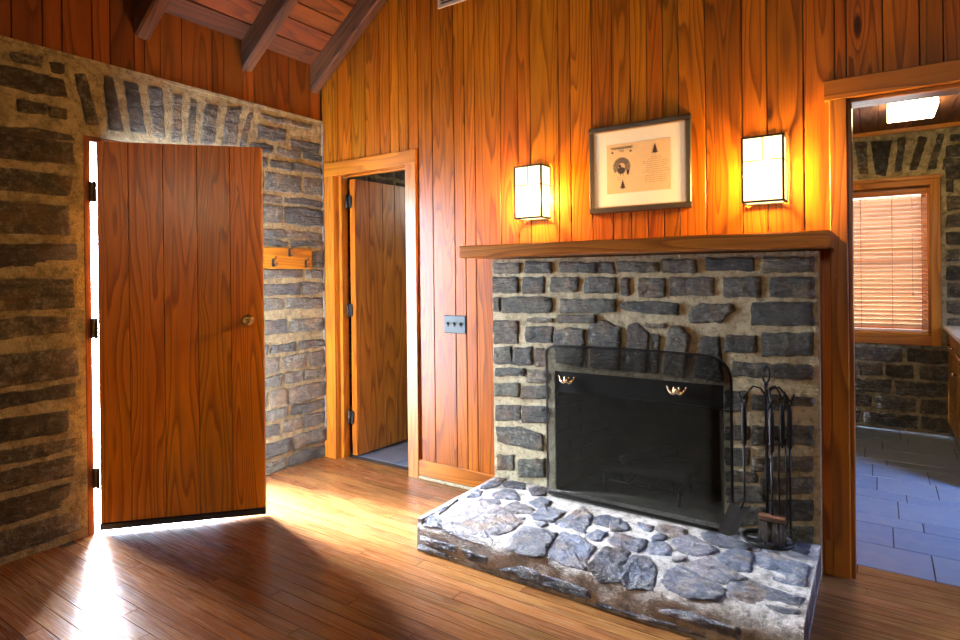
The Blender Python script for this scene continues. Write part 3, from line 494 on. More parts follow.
# kitchen window with casing, sash, pane
w1 = empty_struct('window_1', (-.07, KY, 1.4)); m = MB(); yk = KY-.035
bxp(m, WX1, .42, yk, KY+.0, .714, 2.088); bxp(m, WX0-.065, WX0, yk, KY, .714, 2.088); bxp(m, WX0, WX1, yk, KY, 2.01, 2.088); bxp(m, WX0, WX1, yk, KY, .714, .79)
bxp(m, WX0-.07, .425, yk-.012, yk, 2.06, 2.09); m.build('window_frame', 'trim', w1)
m = MB(); bxp(m, WX0, WX0+.02, KY, KY+.2, WZ0, WZ1); bxp(m, WX1-.02, WX1, KY, KY+.2, WZ0, WZ1); bxp(m, WX0, WX1, KY, KY+.2, WZ1-.02, WZ1); bxp(m, WX0, WX1, KY, KY+.2, WZ0, WZ0+.02)
bxp(m, WX0+.02, WX1-.02, KY+.12, KY+.155, 1.37, 1.41); bxp(m, WX0+.02, WX0+.055, KY+.12, KY+.155, WZ0, WZ1); bxp(m, WX1-.055, WX1-.02, KY+.12, KY+.155, WZ0, WZ1); bxp(m, WX0+.05, WX1-.05, KY+.12, KY+.155, WZ0+.02, WZ0+.06)
m.build('sash', 'trim', w1); m = MB(); m.box(WX0+.04, WX1-.04, KY+.135, KY+.139, WZ0+.02, WZ1-.02); m.build('pane', 'glass', w1)

# ================================================================ entrance door and its frame
m = MB()
bxp(m, XL-.30, XL+.004, DY0, DY0+.032, 0, DZ-.028); bxp(m, XL-.30, XL+.002, DY1-.024, DY1, 0, DZ-.028); bxp(m, XL-.30, XL+.002, DY0, DY1, DZ-.028, DZ)
bxp(m, XL-.30, XL-.06, DY0+.032, DY0+.044, 0, DZ-.028); bxp(m, XL-.30, XL-.06, DY1-.036, DY1-.024, 0, DZ-.028)
m.box(XL-.30, XL-.02, DY0+.032, DY1-.024, -.02, .0, .003)
struct(m.build('trim_7', 'upper'))
p0 = V((-3.383, 1.474, 0)); dd = V((.561, .609, 0)).normalized(); nn = V((dd.y, -dd.x, 0)); Z = V((0, 0, 1))
d1 = empty_struct('door_1', p0)
d1['label'] = 'orange pine plank entrance door standing ajar'
cutsd = [0, .148, .315, .482, .648, .815]
for a, b in zip(cutsd, cutsd[1:]):
    m = MB(); m.board(p0+dd*(a+.001)-nn*.036+Z*.05, Z, dd, nn, 2.047-.05, b-a-.0035, .036, .0012); m.build('plank', 'door', d1)
m = MB()
for z in (.25, 1.0, 1.75): m.board(p0+dd*.03-nn*.0405+Z*z, dd, Z, -nn, .74, .14, .022, .006)
m.build('batten', 'bounce', d1)
m = MB()
m.board(p0-nn*.0362+Z*.05, Z, dd, -nn, 2.047-.05, .815, .004, .001)
m.build('outer_bounce_face', 'bounce', d1)  # added unseen pale panel, reflects daylight onto the stone wall
m = MB(); m.prof(p0-nn*.036+Z*.016, dd, nn, Z, .815, [(0, 0), (.037, 0), (.046, .004), (.046, .032), (.038, .038), (0, .038)]); m.build('door_sweep', 'rubber', d1)
for z in (1.784, 1.072, .291):
    m = MB(); c = V((-3.39, 1.466, z)); m.box(c.x-.022, c.x-.010, 1.450, 1.482, z-.052, z+.052, .001); m.tube([c+V((.004, 0, -.055)), c+V((.004, 0, .055))], .0075, 10)
    m.build('hinge', 'metal', d1)
kc = p0+dd*.735+Z*1.093; m = MB(); m.lathe(kc, nn, [(.032, 0), (.032, .004), (.026, .008), (.012, .010), (.011, .03), (.02, .034), (.027, .043), (.028, .053), (.022, .062), (.012, .065), (.011, .061), (.003, .060)], 28)
m.build('doorknob', 'oldbrass', d1)
m = MB(); m.lathe(kc-nn*.037, -nn, [(.03, 0), (.03, .005), (.011, .01), (.011, .035), (.026, .045), (.026, .06), (.01, .068)], 24); m.build('outer_doorknob', 'oldbrass', d1)
m = MB(); q = p0+dd*.8152-nn*.018+Z*1.04; m.prof(q-nn*.011, Z, nn, dd, .11, [(0, 0), (.022, 0), (.022, .0015), (0, .0015)]); m.build('latch_plate', 'oldbrass', d1)

# closet door, open into the hall
d2 = empty_struct('door_2', (-3.205, 3.12, 0)); d2['label'] = 'dark plank inner door standing open'
q0 = V((-3.226, 3.125, .015)); e2 = V((.04, 1, 0)).normalized(); n2 = V((e2.y, -e2.x, 0)); a = 0
for wd in (.135, .14, .13, .135, .13):
    m = MB(); m.board(q0+e2*(a+.001)-n2*0, Z, e2, n2, 2.022, wd-.004, .052, .0015); m.build('plank', 'mantel', d2); a += wd
m = MB(); m.board(q0-e2*.006, Z, n2, -e2, 2.022, .052, .004, .001); m.build('door_edge', 'trim', d2)
for z in (1.873, 1.079, .293):
    m = MB(); m.box(-3.250, -3.200, 3.098, 3.106, z-.045, z+.045, .002); m.tube([(-3.236, 3.094, z-.05), (-3.236, 3.094, z+.05)], .009, 10); m.build('hinge', 'iron', d2)

# ================================================================ fireplace
fp = thing('fireplace', 'stone fireplace with raised hearth and arched head on the pine board wall', 'fireplace', (-1.03, 2.93, 0))
YB, YF, ZT = 2.93, 2.215, .15; BX0, BX1, BT = -1.87, -.212, 1.415; FX0, FX1, FZ = -1.475, -.602, .80
mb = lambda p, q, n_: V((p, YB-n_, q)); m = MB()
m.patch(BX0, BX1, .13, BT, mb, .025, 0, .005, [(FX0, FX1, 0, FZ)])
m.box(BX0, FX0, YB+.003, YW-.001, 0, BT); m.box(FX1, BX1, YB+.003, YW-.001, 0, BT); m.box(FX0, FX1, YB+.003, YW-.001, FZ, BT)
for i, q in enumerate(BREAST):
    q = [(min(max(x, BX0+.006), BX1-.006), min(y, BT-.012)) for x, y in q]
    if all(x > FX1-.02 for x, y in q): q = [(max(x, FX1+.006), y) for x, y in q]
    if q[0][0] < FX0 and max(x for x, y in q) < FX0+.05: q = [(min(x, FX0-.006), y) for x, y in q]
    m.stone(q, mb, .014, seed=500+i, jag=.005)
m.build('stone_surround', ['mortar', 'stone'], fp)

R = .045; D = YB-YF
def mh(x, s_, n_):
    if s_ < D-R: return V((x, YB-s_, ZT+n_))
    if s_ < D+R:
        a = (s_-D+R)/(2*R)*math.pi/2; return V((x, YF+R-math.sin(a)*(R+n_), ZT-R+math.cos(a)*(R+n_)))
    return V((x, YF-n_, ZT-(s_-D)))
m = MB(); HX0, HX1 = -1.862, -.214
m.patch(HX0, HX1, .0, D+ZT, mh, .022, 0, .0045)
m.box(HX0, HX1-.012, YF+.012, YB+.02, 0, ZT-.012); m.box(HX0+.0, HX1-.012, YF+.003, YB+.02, 0, ZT-.05)
mside = lambda p, q, n_: V((HX0+.002-n_, p, q)); m.patch(YF+.006, YB+.09, 0, ZT+.004, mside, .03, 0, .004)
mside2 = lambda p, q, n_: V((HX1-.004+n_*.5, p, q)); m.patch(YF+.012, YB+.09, 0, ZT-.002, mside2, .03, 0, .004)
for i, (a, b) in enumerate([(2.26, 2.42), (2.46, 2.68), (2.72, 2.98)]): m.stone([(a, .02), (b, .02), (b, .12), (a, .12)], mside, .008, seed=900+i); m.stone([(a, .02), (b, .02), (b, .12), (a, .12)], mside2, .006, seed=910+i)
for i, q in enumerate(HEARTH):
    q = [(min(max(x, HX0+.03), HX1-.03), min(max(y, .02), D+ZT-.014)) for x, y in q]; m.stone(q, mh, .008, seed=700+i, jag=.004, grow=.018)
for i, q in enumerate([(-1.86, .0, -1.6, .0), (-.58, .02, -.40, .12), (-.39, .02, -.25, .13), (-.60, .14, -.42, .22)]):
    if i: m.stone([(q[0], q[1]), (q[2], q[1]), (q[2], q[3]), (q[0], q[3])], mh, .007, seed=760+i)
m.build('hearth', ['mortarH', 'stoneH'], fp)

# firebox (brick lined, splayed) and the steel smoke guard
m = MB(); bx0, bx1, yb = -1.36, -.72, 3.42
def brickface(m, a, b, z0, z1, nrm):
    a, b = V(a), V(b); L = (b-a).length; e = (b-a).normalized(); z = z0; k = 0
    while z < z1-.01:
        x = -.1*(k % 2)
        while x < L:
            x0, x1 = max(0, x), min(L, x+.2)
            if x1-x0 > .02: m.prof(a+e*(x0+.003)+V((0, 0, z+.003)), e, Z, nrm, x1-x0-.006, [(0, 0), (0, .004), (.003, .007), (.054, .007), (.057, .004), (.057, 0)])
            x += .2
        z += .063; k += 1
m.box(bx0-.1, bx1+.1, yb+.001, yb+.06, 0, 1.2); 
nl = V((yb-YB, -(bx0-FX0), 0)).normalized(); nrr = V((-(yb-YB), -(FX1-bx1), 0)).normalized()
m.prof((FX0, YB+.01, 0), Z, (bx0-FX0, yb-YB, 0), -nl, 1.2, [(0, 0), (.52, 0), (.52, .04), (0, .04)]); m.prof((FX1, YB+.01, 0), Z, (bx1-FX1, yb-YB, 0), -nrr, 1.2, [(0, 0), (.52, 0), (.52, .04), (0, .04)])
m.box(FX0-.02, FX1+.02, YB+.1, yb+.06, 1.2, 1.26)
brickface(m, (bx0, yb, ZT), (bx1, yb, ZT), 0, .95, V((0, -1, 0))); brickface(m, (FX0, YB+.02, ZT), (bx0, yb, ZT), 0, .75, nl); brickface(m, (bx1, yb, ZT), (FX1, YB+.02, ZT), 0, .75, nrr)
m.box(FX0-.02, FX1+.02, YB-.01, yb+.02, ZT-.04, ZT-.002, mi=1)
m.build('firebox', ['soot', 'ash'], fp)
m = MB(); m.box(FX0, FX1, YB+.012, YB+.018, .69, FZ, .001); m.box(FX0, FX1, YB+.002, YB+.1, FZ-.008, FZ, .001); m.box(FX0, FX1, YB+.004, YB+.022, .684, .69, .001)
m.build('smoke_guard', 'steel', fp)

# mantel shelf
m = MB(); MX0, MX1, MY = -1.93, -.155, 2.685; N = 40; rg = []
for i in range(N+1):
    x = MX0+(MX1-MX0)*i/N; nz = lambda q, a=.0035: noise.noise(V((x*3.1, q, .3)))*a
    rg.append(m.add([(x, YW-.001, 1.423), (x, MY+.008+nz(1), 1.423+nz(2)), (x, MY+nz(1), 1.430+nz(2)), (x, MY+nz(3), 1.483+nz(4)), (x, MY+.006+nz(3), 1.489+nz(4)), (x, YW-.001, 1.489)]))
us = [0, .33, .34, .40, .41, .74, .8]
for i in range(N):
    for j in range(6): jj = (j+1) % 6; m.face([rg[i][j], rg[i][jj], rg[i+1][jj], rg[i+1][j]], [(us[j], i*.045), (us[j+1], i*.045), (us[j+1], i*.045+.045), (us[j], i*.045+.045)], (.4, .7, .6))
m.face(rg[0][::-1], [(q*.07, .1) for q in range(6)], (.4, .7, .6)); m.face(rg[N], [(q*.07, .1) for q in range(6)], (.4, .7, .6))
tag(m.build('mantel_shelf', 'mantel'), 'long reddish wooden mantel shelf lying across the stone fireplace', 'mantel')

# fire screen
fs = thing('fire_screen', 'black wire mesh fire screen with two brass handles before the fireplace', 'fire screen', (-1.04, 2.8, ZT))
SX0, SX1, SY, SZ0, SZ1 = -1.522, -.532, 2.80, .162, .952
def outline(x0, x1, r=.13):
    p = []
    for cx, cz, a0 in ((x1-.0, SZ0, 0),): pass
    pts = [(x0, SZ0+.05)]
    for k in range(0, 9): a = math.pi-k*math.pi/16; pts.append((x0+r+r*math.cos(a), SZ1-r+r*math.sin(a)))
    for k in range(1, 12): pts.append((x0+r+(x1-x0-2*r)*k/12, SZ1+.006*math.sin(math.pi*k/12)))
    for k in range(0, 9): a = math.pi/2-k*math.pi/16; pts.append((x1-r+r*math.cos(a), SZ1-r+r*math.sin(a)))
    pts += [(x1, SZ0+.05)]
    for k in range(1, 5): a = -k*math.pi/8; pts.append((x1-.05+.05*math.cos(a), SZ0+.05+.05*math.sin(a)))
    for k in range(1, 5): a = -math.pi/2-k*math.pi/8; pts.append((x0+.05+.05*math.cos(a), SZ0+.05+.05*math.sin(a)))
    return pts
def bend(x, z):      # front panel with curved wings folding back to the stone
    e = .11; d = max(x-SX1+e, SX0+e-x)
    if d > 0: t = d/e*1.25; return V((x+(1 if x < -1 else -1)*(d-math.sin(t)*.088), SY+(1-math.cos(t))*.115, z))
    return V((x, SY, z))
ol = outline(SX0, SX1); m = MB(); m.tube([bend(*p) for p in ol], .0065, 8, closed=True); m.build('frame', 'iron', fs)
m = MB(); cols = 44
def topz(x):
    r = .13; d = min(x-SX0, SX1-x); return SZ1-r+math.sqrt(max(0, r*r-(r-d)**2)) if d < r else SZ1+.006*math.sin(math.pi*(x-SX0)/(SX1-SX0))
def botz(x):
    r = .05; d = min(x-SX0, SX1-x); return SZ0+r-math.sqrt(max(0, r*r-(r-d)**2)) if d < r else SZ0
pr = None
for i in range(cols+1):
    t = i/cols; x = SX0+(SX1-SX0)*(.5-.5*math.cos(math.pi*t)); row = m.add([bend(x, botz(x)+(topz(x)-botz(x))*k/6)+V((0, .002, 0)) for k in range(7)])
    if pr:
        for k in range(6): m.face([pr[k], row[k], row[k+1], pr[k+1]], None, sm=True)
    pr = row
m.build('mesh_panel', 'mesh', fs)
for cx in (-1.333, -.778):
    m = MB(); z = .782; y = SY-.014
    m.lathe((cx, SY-.004, z), (0, -1, 0), [(.018, 0), (.017, .008), (.013, .014), (.017, .02), (.010, .028), (.001, .03)], 14)
    for sx in (-1, 1):
        pts = [(cx+sx*t*.044, y-.006*math.sin(t*3.1), z-.012*math.sin(t*3.1)+.017*t*t) for t in [k/8 for k in range(9)]]
        m.tube(pts, [.009, .011, .012, .012, .0105, .008, .006, .005, .004], 8)
        m.lathe((cx+sx*.043, y, z+.017), (0, -1, 0), [(.002, -.004), (.007, 0), (.002, .004)], 10)
        m.tube([(cx+sx*.006, y, z+.004), (cx+sx*.014, y-.003, z+.014), (cx+sx*.010, y-.004, z+.02)], [.006, .005, .002], 6)
    m.build('handle', 'brass', fs)

# log grate, charred logs
gt = thing('log_grate', 'black iron log grate standing inside the firebox', 'grate', (-1.0, 3.17, ZT)); m = MB()
for x in (-1.22, -1.1, -.98, -.86): m.tube([(x, 3.0, .27), (x, 3.02, .225), (x, 3.28, .225), (x, 3.3, .26)], .008, 6)
for y in (3.04, 3.26): m.tube([(-1.26, y, .218), (-.82, y, .218)], .009, 6)
m.build('bars', 'iron', gt)
for x in (-1.24, -.84):
    for y in (3.04, 3.26): m = MB(); m.tube([(x, y, .218), (x, y, ZT+.0)], .009, 6); m.build('leg', 'iron', gt)
logs = [((-1.28, 3.1, .275), (-.8, 3.13, .27), .035, 'split charred log lying across the front of the grate'), ((-1.2, 3.21, .28), (-.78, 3.19, .285), .04, 'charred log lying at the back of the grate'), ((-1.15, 3.07, .33), (-.9, 3.24, .37), .028, 'short charred log leaning across the other two')]
for a, b, r, lab in logs:
    a, b = V(a), V(b); m = MB(); m.tube([a.lerp(b, t/10)+V((0, noise.noise(V((t, 1, r*50)))*.01, noise.noise(V((t, 5, r*50)))*.01)) for t in range(11)], [r*(.85+.25*noise.noise(V((t*.8, r*90, 3)))) for t in range(11)], 9)
    tag(m.build('charred_log', 'char'), lab, 'log', 'charred logs on the grate')

# fireplace tool stand and the four tools hanging on it
TX, TY = -.405, 2.815
ts = thing('tool_stand', 'black wrought iron stand holding the fireplace tools at the hearth end', 'tool stand', (TX, TY, ZT))
m = MB(); m.tube([(TX+.1*math.cos(a*math.pi/16), TY+.082*math.sin(a*math.pi/16), ZT+.024) for a in range(32)], .009, 8, closed=True)
m.tube([(TX-.1, TY, ZT+.02), (TX+.1, TY, ZT+.02)], .006, 6); m.tube([(TX, TY-.082, ZT+.02), (TX, TY+.082, ZT+.02)], .006, 6); m.build('base', 'iron', ts)
m = MB(); m.tube([(TX, TY, ZT+.02), (TX, TY, .84)], .0065, 8)
for z in (.42, .58): m.lathe((TX, TY, z), (0, 0, 1), [(.006, 0), (.011, .01), (.012, .03), (.010, .07), (.006, .08)], 10)
m.build('pole', 'iron', ts)
m = MB(); lp = [(TX+.014*math.sin(t*math.pi/6), TY, .885-.036*math.cos(t*math.pi/6)) for t in range(12)]; m.tube(lp, .004, 6, closed=True); m.tube([(TX, TY, .84), (TX, TY, .853)], .008, 8); m.tube([(TX, TY, .92), (TX, TY, .93)], [.006, .001], 6); m.build('finial', 'iron', ts)
hooks = [(-.082, -.02), (.082, .02), (.028, -.072), (.05, .06)]
for hx, hy in hooks:
    m = MB(); h = V((hx, hy, 0)); o = V((TX, TY, 0))
    m.tube([o+V((0, 0, .79)), o+h*.25+V((0, 0, .825)), o+h*.6+V((0, 0, .832)), o+h*.92+V((0, 0, .80)), o+h*1.05+V((0, 0, .775)), o+h*1.22+V((0, 0, .78)), o+h*1.28+V((0, 0, .805))], .0045, 6); m.build('hook', 'iron', ts)
def tool(name, lab, cat, h, zend, head):
    x, y = TX+h[0]*1.06, TY+h[1]*1.06; t = thing(name, lab, cat, (x, y, zend), 'fireplace tools on the iron stand'); m = MB()
    m.tube([(x+.010*math.sin(k*math.pi/4), y, .768+.012*math.cos(k*math.pi/4)) for k in range(8)], .0035, 6, closed=True)
    m.tube([(x, y, .757), (x, y, .74), (x, y, .66), (x, y, .58), (x, y, .57)], [.005, .009, .012, .010, .005], 8)
    m.build('grip', 'iron', t); m = MB(); m.tube([(x, y, .575), (x, y, zend)], .0048, 6); m.build('shaft', 'iron', t); head(t, x, y)
def shovel(t, x, y):
    m = MB(); W_ = .042
    f = lambda u_, v_: V((x-.012+u_*W_*(1-.15*v_)-v_*.05, y-.02-v_*.05+.006*abs(u_), .31-v_*.12+abs(u_)**3*.012))
    g = [m.add([f(-1+2*i/6, j/5) for i in range(7)]) for j in range(6)]; g2 = [m.add([f(-1+2*i/6, j/5)+V((0, .003, -.002)) for i in range(7)]) for j in range(6)]
    for j in range(5):
        for i in range(6): m.face([g[j][i], g[j][i+1], g[j+1][i+1], g[j+1][i]], sm=True); m.face([g2[j][i], g2[j+1][i], g2[j+1][i+1], g2[j][i+1]], sm=True)
    m.tube([(x, y, .34), (x-.006, y-.01, .32), (x-.014, y-.024, .30)], .006, 6); m.build('scoop', 'iron', t)
def brush(t, x, y):
    m = MB(); m.box(x-.05, x+.05, y-.018, y+.018, .285, .31, .005); m.build('brush_block', 'beam', t)
    m = MB(); r = random.Random(3)
    for i in range(90):
        a, b = r.uniform(-.046, .046), r.uniform(-.014, .014); m.tube([(x+a, y+b, .286), (x+a*1.12+r.uniform(-.004, .004), y+b*1.3, .195)], .0022, 3)
    m.build('bristles', 'char', t)['kind'] = 'stuff'
def poker(t, x, y):
    m = MB(); m.tube([(x, y, .21), (x, y, .20), (x, y, .19)], [.005, .005, .001], 6); m.tube([(x, y, .235), (x+.012, y-.004, .228), (x+.022, y-.006, .24)], [.005, .005, .002], 6); m.build('poker_hook', 'iron', t)
def tongs(t, x, y):
    m = MB(); m.box(x-.03, x+.03, y-.006, y+.006, .594, .604, .001)
    for s_ in (-1, 1): m.tube([(x+s_*.012, y, .60), (x+s_*.016, y, .45), (x+s_*.013, y, .30), (x+s_*.018, y, .24), (x+s_*.004, y, .20)], .004, 6)
    m.build('jaws', 'iron', t)
tool('fireplace_shovel', 'black iron fireplace shovel hanging at the left of the tool stand', 'shovel', hooks[0], .34, shovel)
tool('fireplace_poker', 'thin black iron poker hanging furthest right on the tool stand', 'poker', hooks[1], .21, poker)
tool('fireplace_brush', 'black iron fireplace brush hanging at the front of the tool stand', 'brush', hooks[2], .31, brush)
tool('fireplace_tongs', 'black iron tongs with a short crossbar hanging on the tool stand', 'tongs', hooks[3], .56, tongs)

# ================================================================ things on the walls
def sconce(cx, lab):
    t = thing('wall_sconce', lab, 'wall lamp', (cx, YW, 1.62), 'lantern sconces above the mantel'); w2 = .083; y0, y1 = 2.902, YW-.012; z0, z1 = 1.642, 1.93
    m = MB(); m.box(cx-.06, cx+.06, YW-.012, YW-.0005, z0+.01, z1-.01, .002); m.build('backplate', 'metal', t)
    m = MB(); f = .0045
    for x in (cx-w2, cx+w2):
        for y in (y0, y1): m.box(x-f, x+f, y-f, y+f, z0, z1)
    for z in (z0, z1):
        m.box(cx-w2, cx+w2, y0-f, y0+f, z-f, z+f); m.box(cx-w2, cx+w2, y1-f, y1+f, z-f, z+f)
        for x in (cx-w2, cx+w2): m.box(x-f, x+f, y0, y1, z-f, z+f)
    m.box(cx-w2, cx+w2, y0-.002, y0+.002, z1-.108, z1-.104); m.box(cx-.002, cx+.002, y0-.003, y0+.003, z1-.106, z1)
    for x in (cx-w2, cx+w2): m.box(x-.002, x+.002, y0, y1, z1-.108, z1-.104)
    m.build('frame', 'metal', t)
    for nm, b in (('front_glass', (cx-w2+f, cx+w2-f, y0, y0+.002, z0+f, z1-f)), ('side_glass', (cx-w2, cx-w2+.002, y0+f, y1-f, z0+f, z1-f)), ('side_glass', (cx+w2-.002, cx+w2, y0+f, y1-f, z0+f, z1-f)), ('bottom_glass', (cx-w2+f, cx+w2-f, y0+f, y1-f, z0+.0, z0+.002)), ('top_glass', (cx-w2+f, cx+w2-f, y0+f, y1-f, z1-.002, z1))):
        m = MB(); m.box(*b); m.build(nm, 'lampglass', t)
    m = MB(); m.lathe((cx, 2.955, 1.915), (0, 0, -1), [(.012, 0), (.013, .03), (.022, .055), (.024, .075), (.016, .098), (.002, .104)], 16); m.build('bulb', 'bulb', t)
    l = bpy.data.lights.new('sconce_light', 'POINT'); l.energy = 300; l.color = (1, .66, .26); l.shadow_soft_size = .042
    o = bpy.data.objects.new('sconce_light', l); C.objects.link(o); o.parent = t; o.location = (0, 2.955-YW, 1.765-1.62)
    return t
sconce(-1.613, 'lit lantern wall sconce at the left of the framed picture')
sconce(-.423, 'lit lantern wall sconce at the right of the framed picture')

pf = thing('framed_print', 'dark wooden frame with a tan printed menu in a cream mat', 'picture', (-1.024, YW, 1.64))
PX0, PX1, PZ0, PZ1 = -1.292, -.756, 1.648, 2.108; fw = .030; yp = YW-.020
m = MB()
for a in ((PX0, PX1, yp, YW-.001, PZ1-fw, PZ1), (PX0, PX1, yp, YW-.001, PZ0, PZ0+fw), (PX0, PX0+fw, yp, YW-.001, PZ0+fw, PZ1-fw), (PX1-fw, PX1, yp, YW-.001, PZ0+fw, PZ1-fw)): m.box(*a, .005)
m.build('frame', 'blackwood', pf)
m = MB()
k = 0
for (xa, xb, za, zb) in ((PX0+fw, PX1-fw, PZ1-fw, PZ1-fw), (PX0+fw, PX1-fw, PZ0+fw, PZ0+fw), (PX0+fw, PX0+fw, PZ0+fw, PZ1-fw), (PX1-fw, PX1-fw, PZ0+fw, PZ1-fw)):
    L = max(xb-xa, zb-za); c_ = int(L/.011)
    for i in range(c_):
        x, z = xa+(xb-xa)*(i+.5)/c_, za+(zb-za)*(i+.5)/c_; m.box(x-.0035, x+.0035, yp+.002, yp+.009, z-.0035, z+.0035, .001)
m.build('beading', 'gilt', pf)
m = MB(); m.box(PX0+fw-.004, PX1-fw+.004, YW-.014, YW-.008, PZ0+fw-.004, PZ1-fw+.004); m.build('mat_board', 'mat', pf)
qx0, qx1, qz0, qz1 = -1.192, -.858, 1.748, 2.006; ys = YW-.0142
m = MB(); m.box(qx0, qx1, ys-.0008, ys, qz0, qz1); pp = m.build('print', 'paper', pf)
ys -= .0012
def flat(m, pts): a = m.add([(x, ys, z) for x, z in pts]); m.face(a)
def tree(cx, z0, s_):
    flat(m, [(cx-.0025*s_, z0), (cx+.0025*s_, z0), (cx+.0025*s_, z0+.008*s_), (cx-.0025*s_, z0+.008*s_)])
    for k in range(4): w_ = (.019-.0042*k)*s_; zz = z0+.007*s_+k*.0105*s_; flat(m, [(cx-w_, zz), (cx+w_, zz), (cx, zz+.019*s_)])
for a in ((-.935, 1.933, .95), (-1.106, 1.766, .9)): m = MB(); tree(*a); m.build('printed_tree', 'ink', pp)
for cx in (-1.161, -1.062): m = MB(); flat(m, [(cx+.006*math.cos(k*.785), 1.963+.0055*math.sin(k*.785)) for k in range(8)]); m.build('printed_dot', 'ink', pp)
m = MB()
tcx, tcz = -1.111, 1.886                         # strutting turkey: fan of tail feathers, body, head, feet
for k in range(26):
    a = -.62+k*(math.pi+1.24)/25; c_, s_ = math.cos(a), math.sin(a); r0, r1, wv = .019, .046, .0024
    flat(m, [(tcx+c_*r0+s_*wv*.5, tcz+s_*r0-c_*wv*.5), (tcx+c_*r1+s_*wv, tcz+s_*r1-c_*wv), (tcx+c_*(r1+.003), tcz+s_*(r1+.003)), (tcx+c_*r1-s_*wv, tcz+s_*r1+c_*wv), (tcx+c_*r0-s_*wv*.5, tcz+s_*r0+c_*wv*.5)])
flat(m, [(tcx-.002+.021*math.cos(k*.52), tcz-.02+.018*math.sin(k*.52)) for k in range(12)]); flat(m, [(tcx-.01+.008*math.cos(k*.7), tcz+.004+.008*math.sin(k*.7)) for k in range(9)])
flat(m, [(tcx+.026, tcz-.018), (tcx+.042, tcz-.022), (tcx+.036, tcz-.046), (tcx+.028, tcz-.042)])
for s_ in (-.008, .006): flat(m, [(tcx+s_, tcz-.036), (tcx+s_+.003, tcz-.036), (tcx+s_+.003, tcz-.048), (tcx+s_, tcz-.048)])
m.build('printed_turkey', 'ink', pp)
def text(body, x, z, size, mat, parent, name):
    cu = bpy.data.curves.new(name, 'FONT'); cu.body = body; cu.size = size; cu.align_x = 'CENTER'; cu.align_y = 'CENTER'; cu.extrude = .0002
    t = bpy.data.objects.new(name, cu); C.objects.link(t); bpy.context.view_layer.update()
    me = bpy.data.meshes.new_from_object(t.evaluated_get(bpy.context.evaluated_depsgraph_get())); bpy.data.objects.remove(t)
    me.materials.clear(); me.materials.append(M[mat]); o = bpy.data.objects.new(name, me); C.objects.link(o); o.parent = parent
    off = V((0, 0, 0)); q = parent
    while q: off += q.location; q = q.parent
    o.location = V((x, ys, z))-off; o.rotation_euler = (math.pi/2, 0, 0); return o
text('THANKSGIVING', tcx, 1.983, .0165, 'ink', pp, 'title_lettering'); text('1936', tcx, 1.967, .014, 'faint', pp, 'title_lettering')
m = MB(); r = random.Random(11)
for i in range(13):
    z = 1.918-i*.0105; hw = r.uniform(.03, .065) if i else .02; x = -.935-hw
    while x < -.935+hw: l = r.uniform(.006, .018); flat(m, [(x, z), (x+l, z+r.uniform(-.0005, .0005)), (x+l, z+.0022), (x, z+.0022)]); x += l+.004
for z in (1.830, 1.819): flat(m, [(-1.135, z), (-1.09, z), (-1.09, z+.0022), (-1.135, z+.0022)])
m.build('faded_text_lines', 'faint', pp)['kind'] = 'stuff'

# light switch plate
sp = thing('light_switch', 'blue-grey metal plate with three toggle switches on the board wall', 'light switch', (-2.212, YW, 1.018))
m = MB(); m.box(-2.292, -2.132, YW-.009, YW-.0005, .962, 1.074, .004); m.build('switch_plate', 'zinc', sp, .0015)
for x in (-2.262, -2.212, -2.162):
    m = MB(); m.prof((x-.005, YW-.009, 1.012), (1, 0, 0), (0, 0, 1), (0, -1, 0), .010, [(0, 0), (.012, 0), (.020, .014), (.014, .016)]); m.box(x-.007, x+.007, YW-.0105, YW-.009, 1.002, 1.034); m.build('toggle', 'iron', sp)
# vent grille
vg = thing('wall_vent', 'pale metal vent grille set high in the board wall', 'vent', (-2.1, YW, 3.03))
m = MB(); vx0, vx1, vz0, vz1 = -2.315, -1.88, 3.022, 3.22
for a in ((vx0, vx1, YW-.012, YW, vz0, vz0+.022), (vx0, vx1, YW-.012, YW, vz1-.022, vz1), (vx0, vx0+.022, YW-.012, YW, vz0+.022, vz1-.022), (vx1-.022, vx1, YW-.012, YW, vz0+.022, vz1-.022)): m.box(*a, .002)
m.build('frame', 'ventmetal', vg); m = MB()
for i in range(9): m.prof((vx0+.02, YW-.004, vz0+.026+i*.017), (1, 0, 0), (0, -.5, -.8), (0, -.8, .5), vx1-vx0-.04, [(0, 0), (.013, 0), (.013, .0012), (0, .0012)])
m.build('louvres', 'ventmetal', vg); m = MB(); m.box(vx0+.02, vx1-.02, YW-.002, YW-.0005, vz0+.02, vz1-.02); m.build('backing', 'dark', vg)

# coat hook board on the stone
cr_ = thing('coat_rack', 'orange wooden board with three iron coat hooks on the stone wall', 'coat rack', (XL+.02, 2.66, 1.45))
m = MB(); m.board((XL+.012, 2.885, 1.385), (0, -1, 0), (0, 0, 1), (1, 0, 0), .41, .142, .022, .004); m.build('board', 'post', cr_)
for y, z in ((2.555, 1.425), (2.69, 1.495), (2.83, 1.42)):
    m = MB(); x = XL+.034; m.prof((x, y-.009, z-.03), (1, 0, 0), (0, 1, 0), (0, 0, 1), .003, [(0, .006), (.009, 0), (.018, .006), (.018, .05), (.009, .062), (0, .05)])
    m.tube([(x+.003, y, z-.01), (x+.02, y, z-.022), (x+.038, y, z-.018), (x+.044, y, z)], [.005, .005, .0045, .005], 8); m.tube([(x+.003, y, z+.015), (x+.028, y, z+.028), (x+.036, y, z+.042)], [.004, .0035, .005], 8)
    m.build('hook', 'iron', cr_)

